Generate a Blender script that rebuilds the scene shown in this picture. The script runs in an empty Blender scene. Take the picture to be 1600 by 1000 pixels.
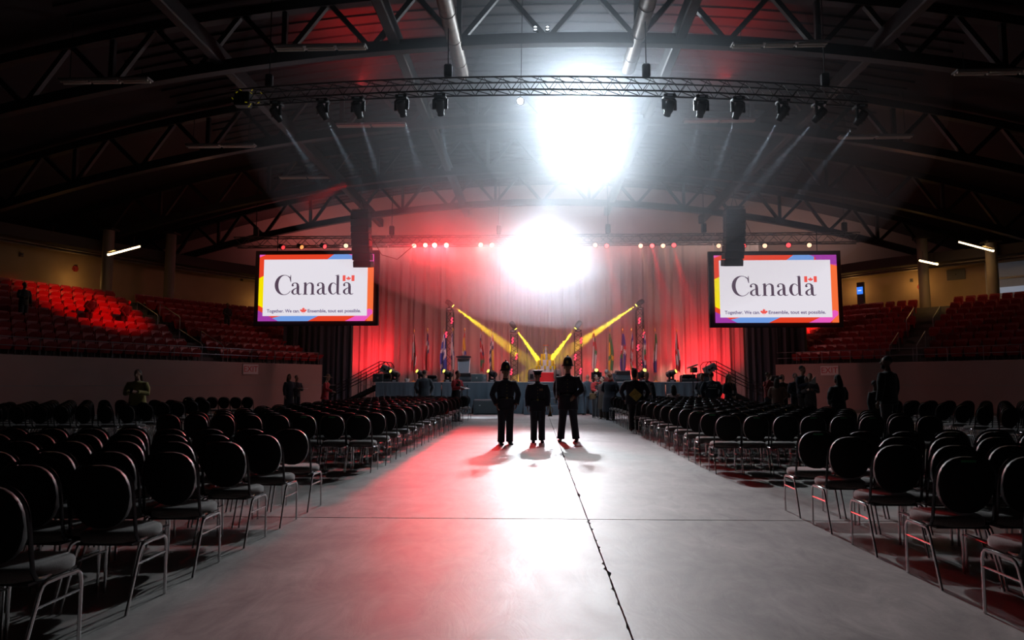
import bpy, math, random
from mathutils import Vector, Matrix
from math import sin, cos, pi, radians as R

random.seed(7)
S = bpy.context.scene
C = S.collection
# ---------------------------------------------------------------- camera
CAM = Vector((0, 0, 1.42))
FPX = 1600 * 24 / 36
PITCH = math.atan(99 / FPX)
YAW = math.atan(38 / FPX * cos(PITCH))
cd = bpy.data.cameras.new('camera'); cam = bpy.data.objects.new('camera', cd); C.objects.link(cam)
cd.lens = 24; cd.sensor_width = 36; cd.clip_end = 300; cd.clip_start = .05
cam.location = CAM; cam.rotation_euler = (pi / 2 + PITCH, 0, YAW)
S.camera = cam
MROT = cam.rotation_euler.to_matrix()

def P(px, py, D):
    """world point on the plane Y = D seen at pixel (px, py) of the 1600x1000 frame"""
    d = MROT @ Vector((px - 800, 500 - py, -FPX))
    return CAM + d * (D / d.y)

# ---------------------------------------------------------------- world, haze, exposure
S.view_settings.view_transform = 'Standard'; S.view_settings.look = 'None'
S.view_settings.gamma = 1; S.view_settings.exposure = 0.0
S.view_settings.use_curve_mapping = False
S.cycles.max_bounces = 4; S.cycles.diffuse_bounces = 2; S.cycles.glossy_bounces = 2
S.cycles.transmission_bounces = 3; S.cycles.volume_bounces = 0; S.cycles.transparent_max_bounces = 8
S.cycles.caustics_reflective = False; S.cycles.caustics_refractive = False
S.cycles.sample_clamp_indirect = 3.0; S.cycles.use_adaptive_sampling = True; S.cycles.adaptive_threshold = .03
W = bpy.data.worlds.new('dark_hall'); S.world = W; W.use_nodes = True
W.node_tree.nodes['Background'].inputs[0].default_value = (.02, .02, .03, 1)
W.node_tree.nodes['Background'].inputs[1].default_value = 0.0
WHITE = (.86, .93, 1.0); RED = (1, .02, .03); YEL = (1, .72, .02); WARM = (1, .55, .16)

def spot(name, loc, target, watts, color, angle, blend=.5, radius=.1):
    l = bpy.data.lights.new(name, 'SPOT'); l.energy = watts; l.color = color
    l.spot_size = R(angle); l.spot_blend = blend; l.shadow_soft_size = radius
    o = bpy.data.objects.new(name, l); C.objects.link(o); o.location = loc
    o.rotation_euler = (Vector(target) - Vector(loc)).to_track_quat('-Z', 'Y').to_euler()
    return o

def point(name, loc, watts, color, radius=.2):
    l = bpy.data.lights.new(name, 'POINT'); l.energy = watts; l.color = color; l.shadow_soft_size = radius
    o = bpy.data.objects.new(name, l); C.objects.link(o); o.location = loc
    return o

def area(name, loc, target, watts, color, sx, sy):
    l = bpy.data.lights.new(name, 'AREA'); l.shape = 'RECTANGLE'; l.size = sx; l.size_y = sy
    l.energy = watts; l.color = color
    o = bpy.data.objects.new(name, l); C.objects.link(o); o.location = loc
    o.rotation_euler = (Vector(target) - Vector(loc)).to_track_quat('-Z', 'Y').to_euler()
    return o

TRUSS_D = 36.0
LM = P(912, 180, 27)
L1 = P(838, 382, TRUSS_D - .3); L2 = P(859, 387, TRUSS_D - .3)
spot('follow_spot_light', LM, (1.0, 9.5, 0), 13500, WHITE, 31, 1, .16)
spot('follow_spot_spill', LM + Vector((0, -.05, 0)), CAM + Vector((-.5, 0, 3)), 4000, (.74, .87, 1.0), 140, .9, .16)  # second wide light added at the spotlight to make its round glow
spot('stage_blinder_light', L1, (.2, 9.5, 0), 9000, WHITE, 28, 1, .10)
spot('stage_blinder_light', L2, (.2, 9.5, 0), 9000, WHITE, 28, 1, .10)
spot('blinder_spill', (L1 + L2) / 2 + Vector((0, -.25, 0)), CAM + Vector((0, 0, 2)), 1500, WHITE, 125, .9, .2)
spot('small_white_light', P(813, 158, 21), (0, 6, 0), 200, WHITE, 50, .8, .05)
# red heads of the stage truss that face the hall
for px, w in ((647, 1000), (664.5, 1400), (679, 3400), (697.5, 2700)):
    spot('red_wash_light', P(px, 385, TRUSS_D - .5), (-1.2, 11, 0), w, RED, 36, 1, .08)
spot('red_wash_light', P(751, 384, TRUSS_D - .5), (-1, 12, 0), 1800, (1, .06, .05), 36, 1, .08)
spot('red_wash_light', P(768, 384, TRUSS_D - .5), (1, 12, 0), 1800, (1, .06, .05), 36, 1, .08)
# red beams that rake down to the stage
for px, tx, w in ((948, 964, 20000), (1019, 1040, 20000), (1053, 1074, 20000), (1162, 1196, 8000), (1232, 1252, 8000)):
    spot('red_beam_light', P(px, 386, TRUSS_D - .5), P(tx, 470, TRUSS_D + 2.2), w, RED, 13, .7, .05)
for px, tx, w in ((930, 943, 5000), (1001, 1016, 7000), (1036, 1052, 6000), (1195, 1230, 4000)):
    spot('pale_beam_light', P(px, 386, TRUSS_D - .5), P(tx, 450, TRUSS_D + 1.5), w, (1, .45, .3), 13, .7, .05)
spot('red_beam_light', P(768.5, 386, TRUSS_D - .5), P(815, 450, TRUSS_D + 1.5), 9000, RED, 16, .7, .05)
# red uplights on the backdrop
for px, tx, w, a in ((572, 574, 700, 100), (594, 596, 600, 60), (626, 626, 170, 90), (660, 664, 150, 90), (700, 700, 110, 90), (765, 770, 200, 90), (985, 985, 110, 90),
                     (1092, 1090, 800, 95), (1070, 1070, 350, 80), (1125, 1127, 500, 90), (1030, 1030, 220, 90), (925, 925, 150, 90)):
    p0 = P(px, 596, 41.4); p0.z = 1.8
    spot('red_uplight', p0, P(tx, 545, 43.3), w, RED, a, 1, .1)
area('stage_fill', P(853, 392, 33.5), P(853, 585, 39), 700, (1, .36, .34), 12, .5)  # unseen area lamp added to brighten the flags and backdrop
spot('front_fill_light', (.5, 27.0, 9.0), (.5, 32.3, .9), 1500, (.62, .80, 1.0), 120, 1, .3)  # added fill without a fixture, lifts the stage skirt
# red spot over the left stand
spot('red_seat_light', (-7, 25, 9.0), (-19.6, 29.8, 5.0), 16000, (1, .0, .0), 20, 1, .1)
spot('red_wall_light', (16, 22, 5), (22.3, 24.5, 1.0), 800, (1, .03, .0), 60, 1, .1)
spot('red_wall_light', (-15, 18, 5), (-18.6, 20.5, 1.0), 26, (1, .10, .02), 80, 1, .1)
area('end_wall_fill', (-5, 41.9, 10.0), (-5, 44.5, 12.0), 420, (1, .30, .28), 24, .5)  # unseen lamps added to bring up the end wall
area('end_wall_fill', (14, 41.9, 10.0), (14, 44.5, 11.6), 90, (1, .72, .6), 12, .5)
for x in (-15.5, 16.5): point('truss_side_fill', (x, 31.0, 9.3), 22, (1, .42, .25), .4)  # warm fill points added to lift the side trusses, no fixtures
# red light thrown up on the roof deck
for x in (-6.2, 6.6): spot('red_deck_light', (x, 23.0, 11.9), (x * .98, 24.6, 14.6), 700, (1, .03, .03), 135, 1, .1)
spot('red_array_light', P(640, 386, 35.4), P(566, 372, 30.5), 500, RED, 14, .8, .1)
# ================================================================ helpers
def mat(name, color, rough=.6, metal=0.0, emit=None, estr=1.0, noise=0, nscale=8, bump=0, spec=None, sheen=0, nstretch=None):
    m = bpy.data.materials.new(name); m.use_nodes = True
    nt = m.node_tree; b = nt.nodes['Principled BSDF']
    col = (*color, 1) if len(color) == 3 else color
    b.inputs['Base Color'].default_value = col; b.inputs['Roughness'].default_value = rough
    b.inputs['Metallic'].default_value = metal
    if spec is not None: b.inputs['Specular IOR Level'].default_value = spec
    if sheen: b.inputs['Sheen Weight'].default_value = sheen
    if emit is not None:
        b.inputs['Emission Color'].default_value = (*emit, 1); b.inputs['Emission Strength'].default_value = estr
    if noise or bump:
        tc = nt.nodes.new('ShaderNodeTexCoord'); n = nt.nodes.new('ShaderNodeTexNoise'); n.inputs['Scale'].default_value = nscale
        n.inputs['Detail'].default_value = 5
        if nstretch:
            mp = nt.nodes.new('ShaderNodeMapping'); mp.inputs['Scale'].default_value = nstretch
            nt.links.new(tc.outputs['Object'], mp.inputs[0]); nt.links.new(mp.outputs[0], n.inputs['Vector'])
        else: nt.links.new(tc.outputs['Object'], n.inputs['Vector'])
        if noise:
            r = nt.nodes.new('ShaderNodeValToRGB')
            r.color_ramp.elements[0].position = .3; r.color_ramp.elements[1].position = .7
            r.color_ramp.elements[0].color = (*[c * (1 - noise) for c in col[:3]], 1)
            r.color_ramp.elements[1].color = (*[min(1, c * (1 + noise)) for c in col[:3]], 1)
            nt.links.new(n.outputs[0], r.inputs[0]); nt.links.new(r.outputs[0], b.inputs['Base Color'])
        if bump:
            bp = nt.nodes.new('ShaderNodeBump'); bp.inputs['Strength'].default_value = bump; bp.inputs['Distance'].default_value = .02
            nt.links.new(n.outputs[0], bp.inputs['Height']); nt.links.new(bp.outputs[0], b.inputs['Normal'])
    return m

MATS = {}
def M(name, *a, **k):
    if name not in MATS: MATS[name] = mat(name, *a, **k)
    return MATS[name]

def smoothstep(t): t = max(0, min(1, t)); return t * t * (3 - 2 * t)

class MB:
    def __init__(s): s.v = []; s.f = []; s.m = []
    def add(s, vs, fs, mi=0):
        o = len(s.v); s.v += [tuple(v) for v in vs]; s.f += [tuple(i + o for i in f) for f in fs]; s.m += [mi] * len(fs); return s
    def box(s, c, size, rot=None, mi=0, bev=0):
        x, y, z = [a / 2 for a in size]
        if bev:
            b = min(bev, x * .9, y * .9, z * .9); pts = []
            # chamfered box from three nested octets
            for sx in (-1, 1):
                for sy in (-1, 1):
                    for sz in (-1, 1):
                        pts += [(sx * x, sy * (y - b), sz * (z - b)), (sx * (x - b), sy * y, sz * (z - b)), (sx * (x - b), sy * (y - b), sz * z)]
            def id(sx, sy, sz, k): return ((sx > 0) * 4 + (sy > 0) * 2 + (sz > 0)) * 3 + k
            fs = []
            for q in (-1, 1):
                fs.append([id(q, a, b_, 0) for a, b_ in ((-1, -1), (1, -1), (1, 1), (-1, 1))][::q])
                fs.append([id(a, q, b_, 1) for a, b_ in ((-1, -1), (1, -1), (1, 1), (-1, 1))][::-q])
                fs.append([id(a, b_, q, 2) for a, b_ in ((-1, -1), (1, -1), (1, 1), (-1, 1))][::q])
            for a in (-1, 1):
                for b_ in (-1, 1):
                    fs.append((id(a, b_, -1, 0), id(a, b_, 1, 0), id(a, b_, 1, 1), id(a, b_, -1, 1)))
                    fs.append((id(a, -1, b_, 0), id(a, 1, b_, 0), id(a, 1, b_, 2), id(a, -1, b_, 2)))
                    fs.append((id(-1, a, b_, 1), id(1, a, b_, 1), id(1, a, b_, 2), id(-1, a, b_, 2)))
            for a in (-1, 1):
                for b_ in (-1, 1):
                    for c_ in (-1, 1): fs.append((id(a, b_, c_, 0), id(a, b_, c_, 1), id(a, b_, c_, 2)))
        else:
            pts = [(sx * x, sy * y, sz * z) for sx in (-1, 1) for sy in (-1, 1) for sz in (-1, 1)]
            fs = [(0, 1, 3, 2), (4, 6, 7, 5), (0, 4, 5, 1), (2, 3, 7, 6), (0, 2, 6, 4), (1, 5, 7, 3)]
        c = Vector(c)
        if rot is not None: pts = [rot @ Vector(p) for p in pts]
        return s.add([Vector(p) + c for p in pts], fs, mi)
    def bar(s, a, b, w, h=None, mi=0, up=(0, 0, 1)):
        a = Vector(a); b = Vector(b); h = h or w; d = b - a
        if d.length < 1e-6: return s
        z = d.normalized(); u = Vector(up)
        if abs(z.dot(u)) > .98: u = Vector((0, 1, 0))
        x = z.cross(u).normalized(); y = z.cross(x)
        r = Matrix((x, y, z)).transposed()
        return s.box((a + b) / 2, (w, h, d.length), r, mi)
    def tube(s, pts, rad, n=8, cap=True, mi=0, flat=None, closed=False):
        pts = [Vector(p) for p in pts]; k = len(pts)
        if not hasattr(rad, '__len__'): rad = [rad] * k
        ref = None; vs = []
        for i, p in enumerate(pts):
            if closed: t = (pts[(i + 1) % k] - pts[i - 1])
            else: t = (pts[min(i + 1, k - 1)] - pts[max(i - 1, 0)])
            t = t.normalized() if t.length > 1e-9 else Vector((0, 0, 1))
            if ref is None:
                ref = Vector((1, 0, 0)) if abs(t.x) < .7 else Vector((0, 1, 0))
            x = (ref - t * ref.dot(t)).normalized(); y = t.cross(x); ref = x
            r = rad[i]; rx, ry = (r if hasattr(r, '__len__') else (r, r))
            for j in range(n):
                a = 2 * pi * j / n; vs.append(p + x * cos(a) * rx + y * sin(a) * ry)
        fs = []
        for i in range(k if closed else k - 1):
            for j in range(n):
                a = i * n + j; b = i * n + (j + 1) % n; i2 = (i + 1) % k
                fs.append((a, b, i2 * n + (j + 1) % n, i2 * n + j))
        if cap and not closed: fs += [tuple(range(n - 1, -1, -1)), tuple(range((k - 1) * n, k * n))]
        return s.add(vs, fs, mi)
    def lathe(s, prof, n=16, c=(0, 0, 0), rot=None, mi=0, sx=1, sy=1):
        vs = []; c = Vector(c)
        for r, z in prof:
            for j in range(n):
                a = 2 * pi * j / n; v = Vector((r * cos(a) * sx, r * sin(a) * sy, z))
                if rot is not None: v = rot @ v
                vs.append(v + c)
        k = len(prof); fs = [(i * n + j, i * n + (j + 1) % n, (i + 1) * n + (j + 1) % n, (i + 1) * n + j) for i in range(k - 1) for j in range(n)]
        fs += [tuple(range(n - 1, -1, -1)), tuple(range((k - 1) * n, k * n))]
        return s.add(vs, fs, mi)
    def ell(s, c, r, rot=None, n=12, m=8, mi=0):
        prof = [(max(.02, sin(pi * i / m)), -cos(pi * i / m)) for i in range(m + 1)]
        vs = []; c = Vector(c)
        for q, z in prof:
            for j in range(n):
                a = 2 * pi * j / n; v = Vector((q * cos(a) * r[0], q * sin(a) * r[1], z * r[2]))
                if rot is not None: v = rot @ v
                vs.append(v + c)
        fs = [(i * n + j, i * n + (j + 1) % n, (i + 1) * n + (j + 1) % n, (i + 1) * n + j) for i in range(m) for j in range(n)]
        fs += [tuple(range(n - 1, -1, -1)), tuple(range(m * n, (m + 1) * n))]
        return s.add(vs, fs, mi)
    def prism(s, poly, z0, z1, frame=None, mi=0):
        """poly in local xy, extruded z0..z1; frame maps local (x,y,z) to world"""
        fr = frame or (lambda x, y, z: (x, y, z)); n = len(poly)
        vs = [fr(x, y, z0) for x, y in poly] + [fr(x, y, z1) for x, y in poly]
        fs = [tuple(range(n - 1, -1, -1)), tuple(range(n, 2 * n))] + [(i, (i + 1) % n, n + (i + 1) % n, n + i) for i in range(n)]
        return s.add(vs, fs, mi)
    def loft(s, rings, mi=0, cap=True):
        n = len(rings[0]); vs = [p for r in rings for p in r]
        fs = [(i * n + j, i * n + (j + 1) % n, (i + 1) * n + (j + 1) % n, (i + 1) * n + j) for i in range(len(rings) - 1) for j in range(n)]
        if cap: fs += [tuple(range(n - 1, -1, -1)), tuple(range((len(rings) - 1) * n, len(rings) * n))]
        return s.add(vs, fs, mi)
    def mesh(s, name, mats, smooth=False, angle=40):
        me = bpy.data.meshes.new(name); me.from_pydata(s.v, [], s.f)
        for m in (mats if isinstance(mats, (list, tuple)) else [mats]): me.materials.append(m)
        if max(s.m, default=0) > 0: me.polygons.foreach_set('material_index', s.m)
        me.update()
        if smooth:
            me.polygons.foreach_set('use_smooth', [True] * len(me.polygons))
            try: me.set_sharp_from_angle(angle=R(angle))
            except Exception: pass
        return me
    def build(s, name, mats, parent=None, smooth=False, angle=40, loc=None):
        return link(name, s.mesh(name, mats, smooth, angle), parent, loc)

def link(name, me, parent=None, loc=None):
    o = bpy.data.objects.new(name, me); C.objects.link(o)
    if parent is not None: o.parent = parent
    if loc is not None: o.location = loc
    return o

def tag(o, label=None, cat=None, group=None, kind=None):
    if label: o['label'] = label
    if cat: o['category'] = cat
    if group: o['group'] = group
    if kind: o['kind'] = kind
    return o

def thing(name, label, cat, loc=(0, 0, 0), rz=0, group=None):
    o = bpy.data.objects.new(name, None); C.objects.link(o); o.location = loc
    o.rotation_euler = (0, 0, rz); o.empty_display_size = .2
    return tag(o, label, cat, group)

def copy_tree(o, parent=None):
    c = o.copy(); C.objects.link(c); c.parent = parent
    for ch in list(KIDS.get(o.name, [])): copy_tree(ch, c)
    return c
KIDS = {}
def note_kids(o):
    KIDS[o.name] = list(o.children)
    for c in o.children: note_kids(c)

def remesh(mb, voxel, name, m, parent, smooth_iter=2):
    """one continuous surface from overlapping closed shapes"""
    me = mb.mesh(name + '_src', m); o = bpy.data.objects.new('tmp', me); C.objects.link(o)
    r = o.modifiers.new('r', 'REMESH'); r.mode = 'VOXEL'; r.voxel_size = voxel; r.use_smooth_shade = True
    if smooth_iter:
        q = o.modifiers.new('s', 'SMOOTH'); q.factor = .5; q.iterations = smooth_iter
    dg = bpy.context.evaluated_depsgraph_get(); dg.update()
    new = bpy.data.meshes.new_from_object(o.evaluated_get(dg)); new.name = name
    bpy.data.objects.remove(o); bpy.data.meshes.remove(me)
    new.materials.clear(); new.materials.append(m)
    new.polygons.foreach_set('use_smooth', [True] * len(new.polygons))
    return link(name, new, parent)

ORD = ['zeroth', 'first', 'second', 'third', 'fourth', 'fifth', 'sixth', 'seventh', 'eighth', 'ninth', 'tenth', 'eleventh', 'twelfth',
       'thirteenth', 'fourteenth', 'fifteenth', 'sixteenth', 'seventeenth', 'eighteenth', 'nineteenth', 'twentieth']
def ordinal(n):
    if n <= 20: return ORD[n]
    t = {2: 'twenty', 3: 'thirty', 4: 'forty', 5: 'fifty', 6: 'sixty', 7: 'seventy'}[n // 10]
    return t + '-' + ORD[n % 10] if n % 10 else t[:-1] + 'ieth'

# ---------------------------------------------------------------- materials
def concrete():
    m = bpy.data.materials.new('polished_concrete'); m.use_nodes = True; nt = m.node_tree; b = nt.nodes['Principled BSDF']
    L = nt.links.new; N = nt.nodes.new
    geo = N('ShaderNodeNewGeometry')
    def noise(sc, det, stretch=(1, 1, 1), rough=.6, dist=0):
        mp = N('ShaderNodeMapping'); mp.inputs['Scale'].default_value = stretch; L(geo.outputs['Position'], mp.inputs[0])
        n = N('ShaderNodeTexNoise'); n.inputs['Scale'].default_value = sc; n.inputs['Detail'].default_value = det
        n.inputs['Roughness'].default_value = rough; n.inputs['Distortion'].default_value = dist
        L(mp.outputs[0], n.inputs['Vector']); return n
    n1 = noise(.55, 6, (1, 1.3, 1), .62, .6); n2 = noise(3.5, 8, (1, .45, 1), .7, 1.2); n3 = noise(40, 3)
    def ramp(n, a, b_, c0, c1):
        r = N('ShaderNodeValToRGB'); r.color_ramp.elements[0].position = a; r.color_ramp.elements[1].position = b_
        r.color_ramp.elements[0].color = (c0, c0, c0, 1); r.color_ramp.elements[1].color = (c1, c1, c1, 1); L(n.outputs[0], r.inputs[0]); return r
    r1 = ramp(n1, .32, .66, .60, 1.0); r2 = ramp(n2, .32, .66, .62, 1.0); r3 = ramp(n3, .3, .7, .93, 1.0)
    mx = N('ShaderNodeMix'); mx.data_type = 'RGBA'; mx.blend_type = 'MULTIPLY'; mx.inputs[0].default_value = 1
    L(r1.outputs[0], mx.inputs[6]); L(r2.outputs[0], mx.inputs[7])
    mx2 = N('ShaderNodeMix'); mx2.data_type = 'RGBA'; mx2.blend_type = 'MULTIPLY'; mx2.inputs[0].default_value = 1
    L(mx.outputs[2], mx2.inputs[6]); L(r3.outputs[0], mx2.inputs[7])
    mx3 = N('ShaderNodeMix'); mx3.data_type = 'RGBA'; mx3.blend_type = 'MULTIPLY'; mx3.inputs[0].default_value = 1
    mx3.inputs[7].default_value = (.47, .46, .445, 1); L(mx2.outputs[2], mx3.inputs[6])
    L(mx3.outputs[2], b.inputs['Base Color'])
    rr = N('ShaderNodeMapRange'); rr.inputs[3].default_value = .40; rr.inputs[4].default_value = .60; L(n2.outputs[0], rr.inputs[0])
    L(rr.outputs[0], b.inputs['Roughness'])
    bp = N('ShaderNodeBump'); bp.inputs['Strength'].default_value = .35; bp.inputs['Distance'].default_value = .01
    L(n2.outputs[0], bp.inputs['Height']); L(bp.outputs[0], b.inputs['Normal'])
    b.inputs['Specular IOR Level'].default_value = .38
    return m
CONC = concrete()
BLK = M('black_painted_metal', (.02, .02, .022), .45, .3)
STEEL = M('dark_structural_steel', (.026, .020, .021), .6, .2, noise=.2, nscale=3)
DECK = M('roof_deck', (.055, .04, .04), .9, spec=.1)
GALV = M('galvanised_duct', (.16, .13, .11), .5, .5, noise=.2, nscale=4)
RAIL = M('steel_rail', (.16, .16, .18), .45, .6)
BEIGE = M('beige_painted_block', (.36, .25, .15), .8, noise=.08, nscale=1.2)
BOARD = M('pale_rink_board', (.26, .17, .15), .6, noise=.06, nscale=1)
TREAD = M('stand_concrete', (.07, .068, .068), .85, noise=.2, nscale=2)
REDPL = M('red_seat_plastic', (.22, .010, .012), .38)
DRAPE = M('pale_grey_drape', (.42, .38, .38), .75, sheen=.3)
BDRAPE = M('black_drape', (.028, .03, .042), .8, sheen=.3)
SKIRT = M('slate_grey_stage_skirt', (.10, .13, .155), .75, sheen=.3)
STAGE = M('stage_deck_black', (.03, .03, .03), .6)
CHROME = M('dark_chrome_tube', (.50, .49, .50), .18, 1.0)
BTUBE = M('black_glossy_tube', (.05, .05, .055), .16, .7)
VINYL = M('black_vinyl', (.006, .006, .007), .5, spec=.25)
FABRIC = M('brown_grey_seat_fabric', (.12, .105, .10), .9, noise=.25, nscale=120, sheen=.3)
GREEN = M('green_glint', (.03, .28, .10), .3)
# ================================================================ the setting
def struct(o, label=None):
    o['kind'] = 'structure'
    if label: o['label'] = label
    return o

# floor: four cast slabs over a dark bed, the joints left open
JX, JY = P(918, 805, 7.35).x, 7.35
fl = struct(MB().box((0, 20, -.06), (76, 64, .02)).build('floor', M('joint_dirt', (.012, .01, .01), .9)), 'grey polished concrete floor of the hall with open joints')
XE, Y0, Y1 = 36.0, -10.0, 50.0
def slab(x0, x1, y0, y1, ragged):
    """slab top at z = 0; ragged: which x side carries the chipped joint"""
    rnd = random.Random(int(x0 * 7 + y0)); n = 220
    def edge(x, s):
        if abs(x) >= XE: return [(x, y0), (x, y1)]
        pts = []
        for i in range(n + 1):
            t = (i / n); y = y0 + (y1 - y0) * (t if y0 >= JY else t)
            if y0 < JY: y = y0 + (y1 - y0) * (t ** .6)
            c = 0
            if 0 < i < n:
                c = rnd.random() * .0025
                if rnd.random() < .12: c = rnd.random() * .022
            pts.append((x + s * (.0045 + c), y))
        return pts
    left = edge(x0, 1); right = edge(x1, -1)
    poly = left[::-1] + right
    poly = [(x, y) for x, y in (left + right[::-1])][::-1]
    return MB().prism(poly, -.045, 0).build('concrete_slab', CONC, fl)
g = .004
slab(-XE, JX, Y0, JY - .014, 1); slab(JX, XE, Y0, JY - .014, 0); slab(-XE, JX, JY + .014, Y1, 1); slab(JX, XE, JY + .014, Y1, 0)

def catmull(pts, n=14):
    out = []; pts = [Vector((2 * pts[0][0] - pts[1][0], 2 * pts[0][1] - pts[1][1]))] + [Vector(p) for p in pts] + [Vector((2 * pts[-1][0] - pts[-2][0], 2 * pts[-1][1] - pts[-2][1]))]
    for i in range(1, len(pts) - 2):
        a, b, c, d = pts[i - 1:i + 3]
        for k in range(n):
            t = k / n
            out.append(.5 * ((2 * b) + (c - a) * t + (2 * a - 5 * b + 4 * c - d) * t * t + (3 * b - a - 3 * c + d) * t ** 3))
    out.append(pts[-2]); return out
class Bowl:
    def __init__(s, pts, side):
        s.p = catmull(pts); s.side = side; s.nrm = []
        for i in range(len(s.p)):
            t = (s.p[min(i + 1, len(s.p) - 1)] - s.p[max(i - 1, 0)]).normalized()
            s.nrm.append(Vector((t.y, -t.x)) * (-1 if side < 0 else 1) * (-1))
            if s.nrm[-1].x * side < 0: s.nrm[-1] = -s.nrm[-1]
        s.acc = [0]
        for i in range(1, len(s.p)): s.acc.append(s.acc[-1] + (s.p[i] - s.p[i - 1]).length)
        s.len = s.acc[-1]
    def at(s, u, off=0, z=0):
        u = max(0, min(s.len - 1e-4, u)); i = 0
        while i < len(s.acc) - 2 and s.acc[i + 1] <= u: i += 1
        t = (u - s.acc[i]) / (s.acc[i + 1] - s.acc[i])
        p = s.p[i].lerp(s.p[i + 1], t); n = s.nrm[i].lerp(s.nrm[i + 1], t).normalized()
        q = p + n * off; return Vector((q.x, q.y, z))
    def ang(s, u):
        a = s.at(u); b = s.at(u, 1); return math.atan2(b.y - a.y, b.x - a.x)
    def strip(s, prof, u0=0, u1=None, step=.9, closed=False):
        """sweep (offset, z) profile along the curve"""
        u1 = s.len if u1 is None else u1; n = max(2, int((u1 - u0) / step)); mb = MB()
        rings = [[s.at(u0 + (u1 - u0) * i / n, o, z) for o, z in prof] for i in range(n + 1)]
        k = len(prof); vs = [p for r in rings for p in r]; fs = []
        for i in range(n):
            for j in range(k if closed else k - 1):
                a = i * k + j; b = i * k + (j + 1) % k; fs.append((a, b, b + k, a + k))
        if closed: fs += [tuple(range(k)), tuple(range(n * k + k - 1, n * k - 1, -1))]
        return mb.add(vs, fs)
    def find(s, px, off):
        """distance along the curve where the point at this offset is seen at column px"""
        best = None
        for i in range(800):
            u = s.len * i / 800; q = s.at(u, off)
            if q.y < 10: continue
            d = P(px, 500, q.y); e = abs(d.x - q.x)
            if best is None or e < best[0]: best = (e, u)
        return best[1]
BL = Bowl([(-8.5, 39), (-12.6, 33.7), (-17.8, 22.7), (-20.5, 12), (-21.5, 0), (-21.5, -8)], -1)
BR = Bowl([(9.5, 41), (13.8, 34.9), (20.2, 28.3), (24, 18), (25, 5), (25, -8)], 1)
HW = 2.4; ROWS = 9; TD = .82; TR = .37; Z0 = 2.25
for B, nm in ((BL, 'left'), (BR, 'right')):
    w = struct(B.strip([(0, 0), (0, HW), (.18, HW), (.18, 0)], u0=B.find(505 if B.side < 0 else 1200, 0), closed=True).build('wall_' + nm, BOARD, smooth=True), 'pale rink wall below the %s stand' % nm)
    B.strip([(-.02, .0), (-.02, .16), (0, .17), (0, 0)], closed=True).build('kick_plate', M('kick_plate_yellowed', (.14, .12, .09), .5), w)
    B.strip([(-.012, 1.32), (-.012, 1.35), (0, 1.35), (0, 1.32)], closed=True).build('seam_strip', M('seam_grey', (.20, .18, .17), .5), w)
    us0 = B.find(500 if B.side < 0 else 1205, 0)
    st = thing('grandstand', 'stepped concrete %s stand rising behind the rink wall' % nm, 'grandstand', (0, 0, 0))
    for i in range(ROWS + 1):
        o0 = .2 + i * TD; z = Z0 + i * TR; o1 = o0 + (TD if i < ROWS else 3.2)
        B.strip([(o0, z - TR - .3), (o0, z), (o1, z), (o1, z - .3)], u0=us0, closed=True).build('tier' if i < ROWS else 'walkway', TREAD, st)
    OB = .2 + ROWS * TD + 2.6
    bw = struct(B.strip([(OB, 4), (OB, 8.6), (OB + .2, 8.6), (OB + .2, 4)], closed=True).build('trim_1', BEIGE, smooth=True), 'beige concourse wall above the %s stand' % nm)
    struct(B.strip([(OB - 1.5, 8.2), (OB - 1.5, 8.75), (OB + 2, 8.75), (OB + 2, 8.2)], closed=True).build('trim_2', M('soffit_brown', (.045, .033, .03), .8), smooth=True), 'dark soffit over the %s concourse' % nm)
    # pipes that run along below the soffit
    for k, (oo, zz, rr) in enumerate(((OB - 1.4, 8.05, .05), (OB - 1.1, 7.98, .07), (OB - .8, 8.05, .04))):
        tag(MB().tube([B.at(u * B.len / 40, oo, zz) for u in range(41)], rr, 8).build('service_pipe', GALV, smooth=True),
            ('thin', 'thick', 'slim inner')[k] + ' service pipe under the %s concourse soffit' % nm, 'pipe')
struct(MB().box((0, 44.8, 7.4), (76, .2, 15)).build('wall_front', M('end_wall_brown', (.34, .24, .22), .85)), 'brown end wall behind the stage')
struct(MB().box((0, -10.1, 7), (76, .2, 16)).build('wall_back', M('rear_wall_dark', (.05, .05, .05), .9)))
for sx, nm in ((-36, 'side_left'), (36, 'side_right')):
    struct(MB().box((sx, 20, 6), (.2, 62, 13)).build('wall_' + nm, M('rear_wall_dark', (.05, .05, .05), .9)))

# roof: shallow barrel deck with ribs, arched trusses, long beams, ducts
XC = .4
def zt(x): return 14.35 - .0065 * (x - XC) ** 2
def zb(x): return 12.6 - .0065 * (x - XC) ** 2
mb = MB(); nx = 44
vs = []; fs = []
for i in range(nx + 1):
    x = -36.5 + 73 * i / nx
    for (y, dz) in ((-10.2, .35), (50.2, .35), (50.2, .6), (-10.2, .6)): vs.append((x, y, zt(x) + dz))
for i in range(nx):
    for j in range(4): a = i * 4 + j; b = i * 4 + (j + 1) % 4; fs.append((a, b, b + 4, a + 4))
roof = struct(mb.add(vs, fs).build('ceiling', DECK, smooth=True), 'dark ribbed steel roof deck')
# ribs of the deck over the centre, running along the hall's width
rib = MB()
for y in [8 + .62 * k for k in range(64)]:
    pts = [(x, y, zt(x) + .31) for x in range(-15, 17, 2)]
    for a, b in zip(pts, pts[1:]): rib.bar(a, b, .10, .07)
tag(rib.build('deck_rib', DECK, roof), kind='stuff')

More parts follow.
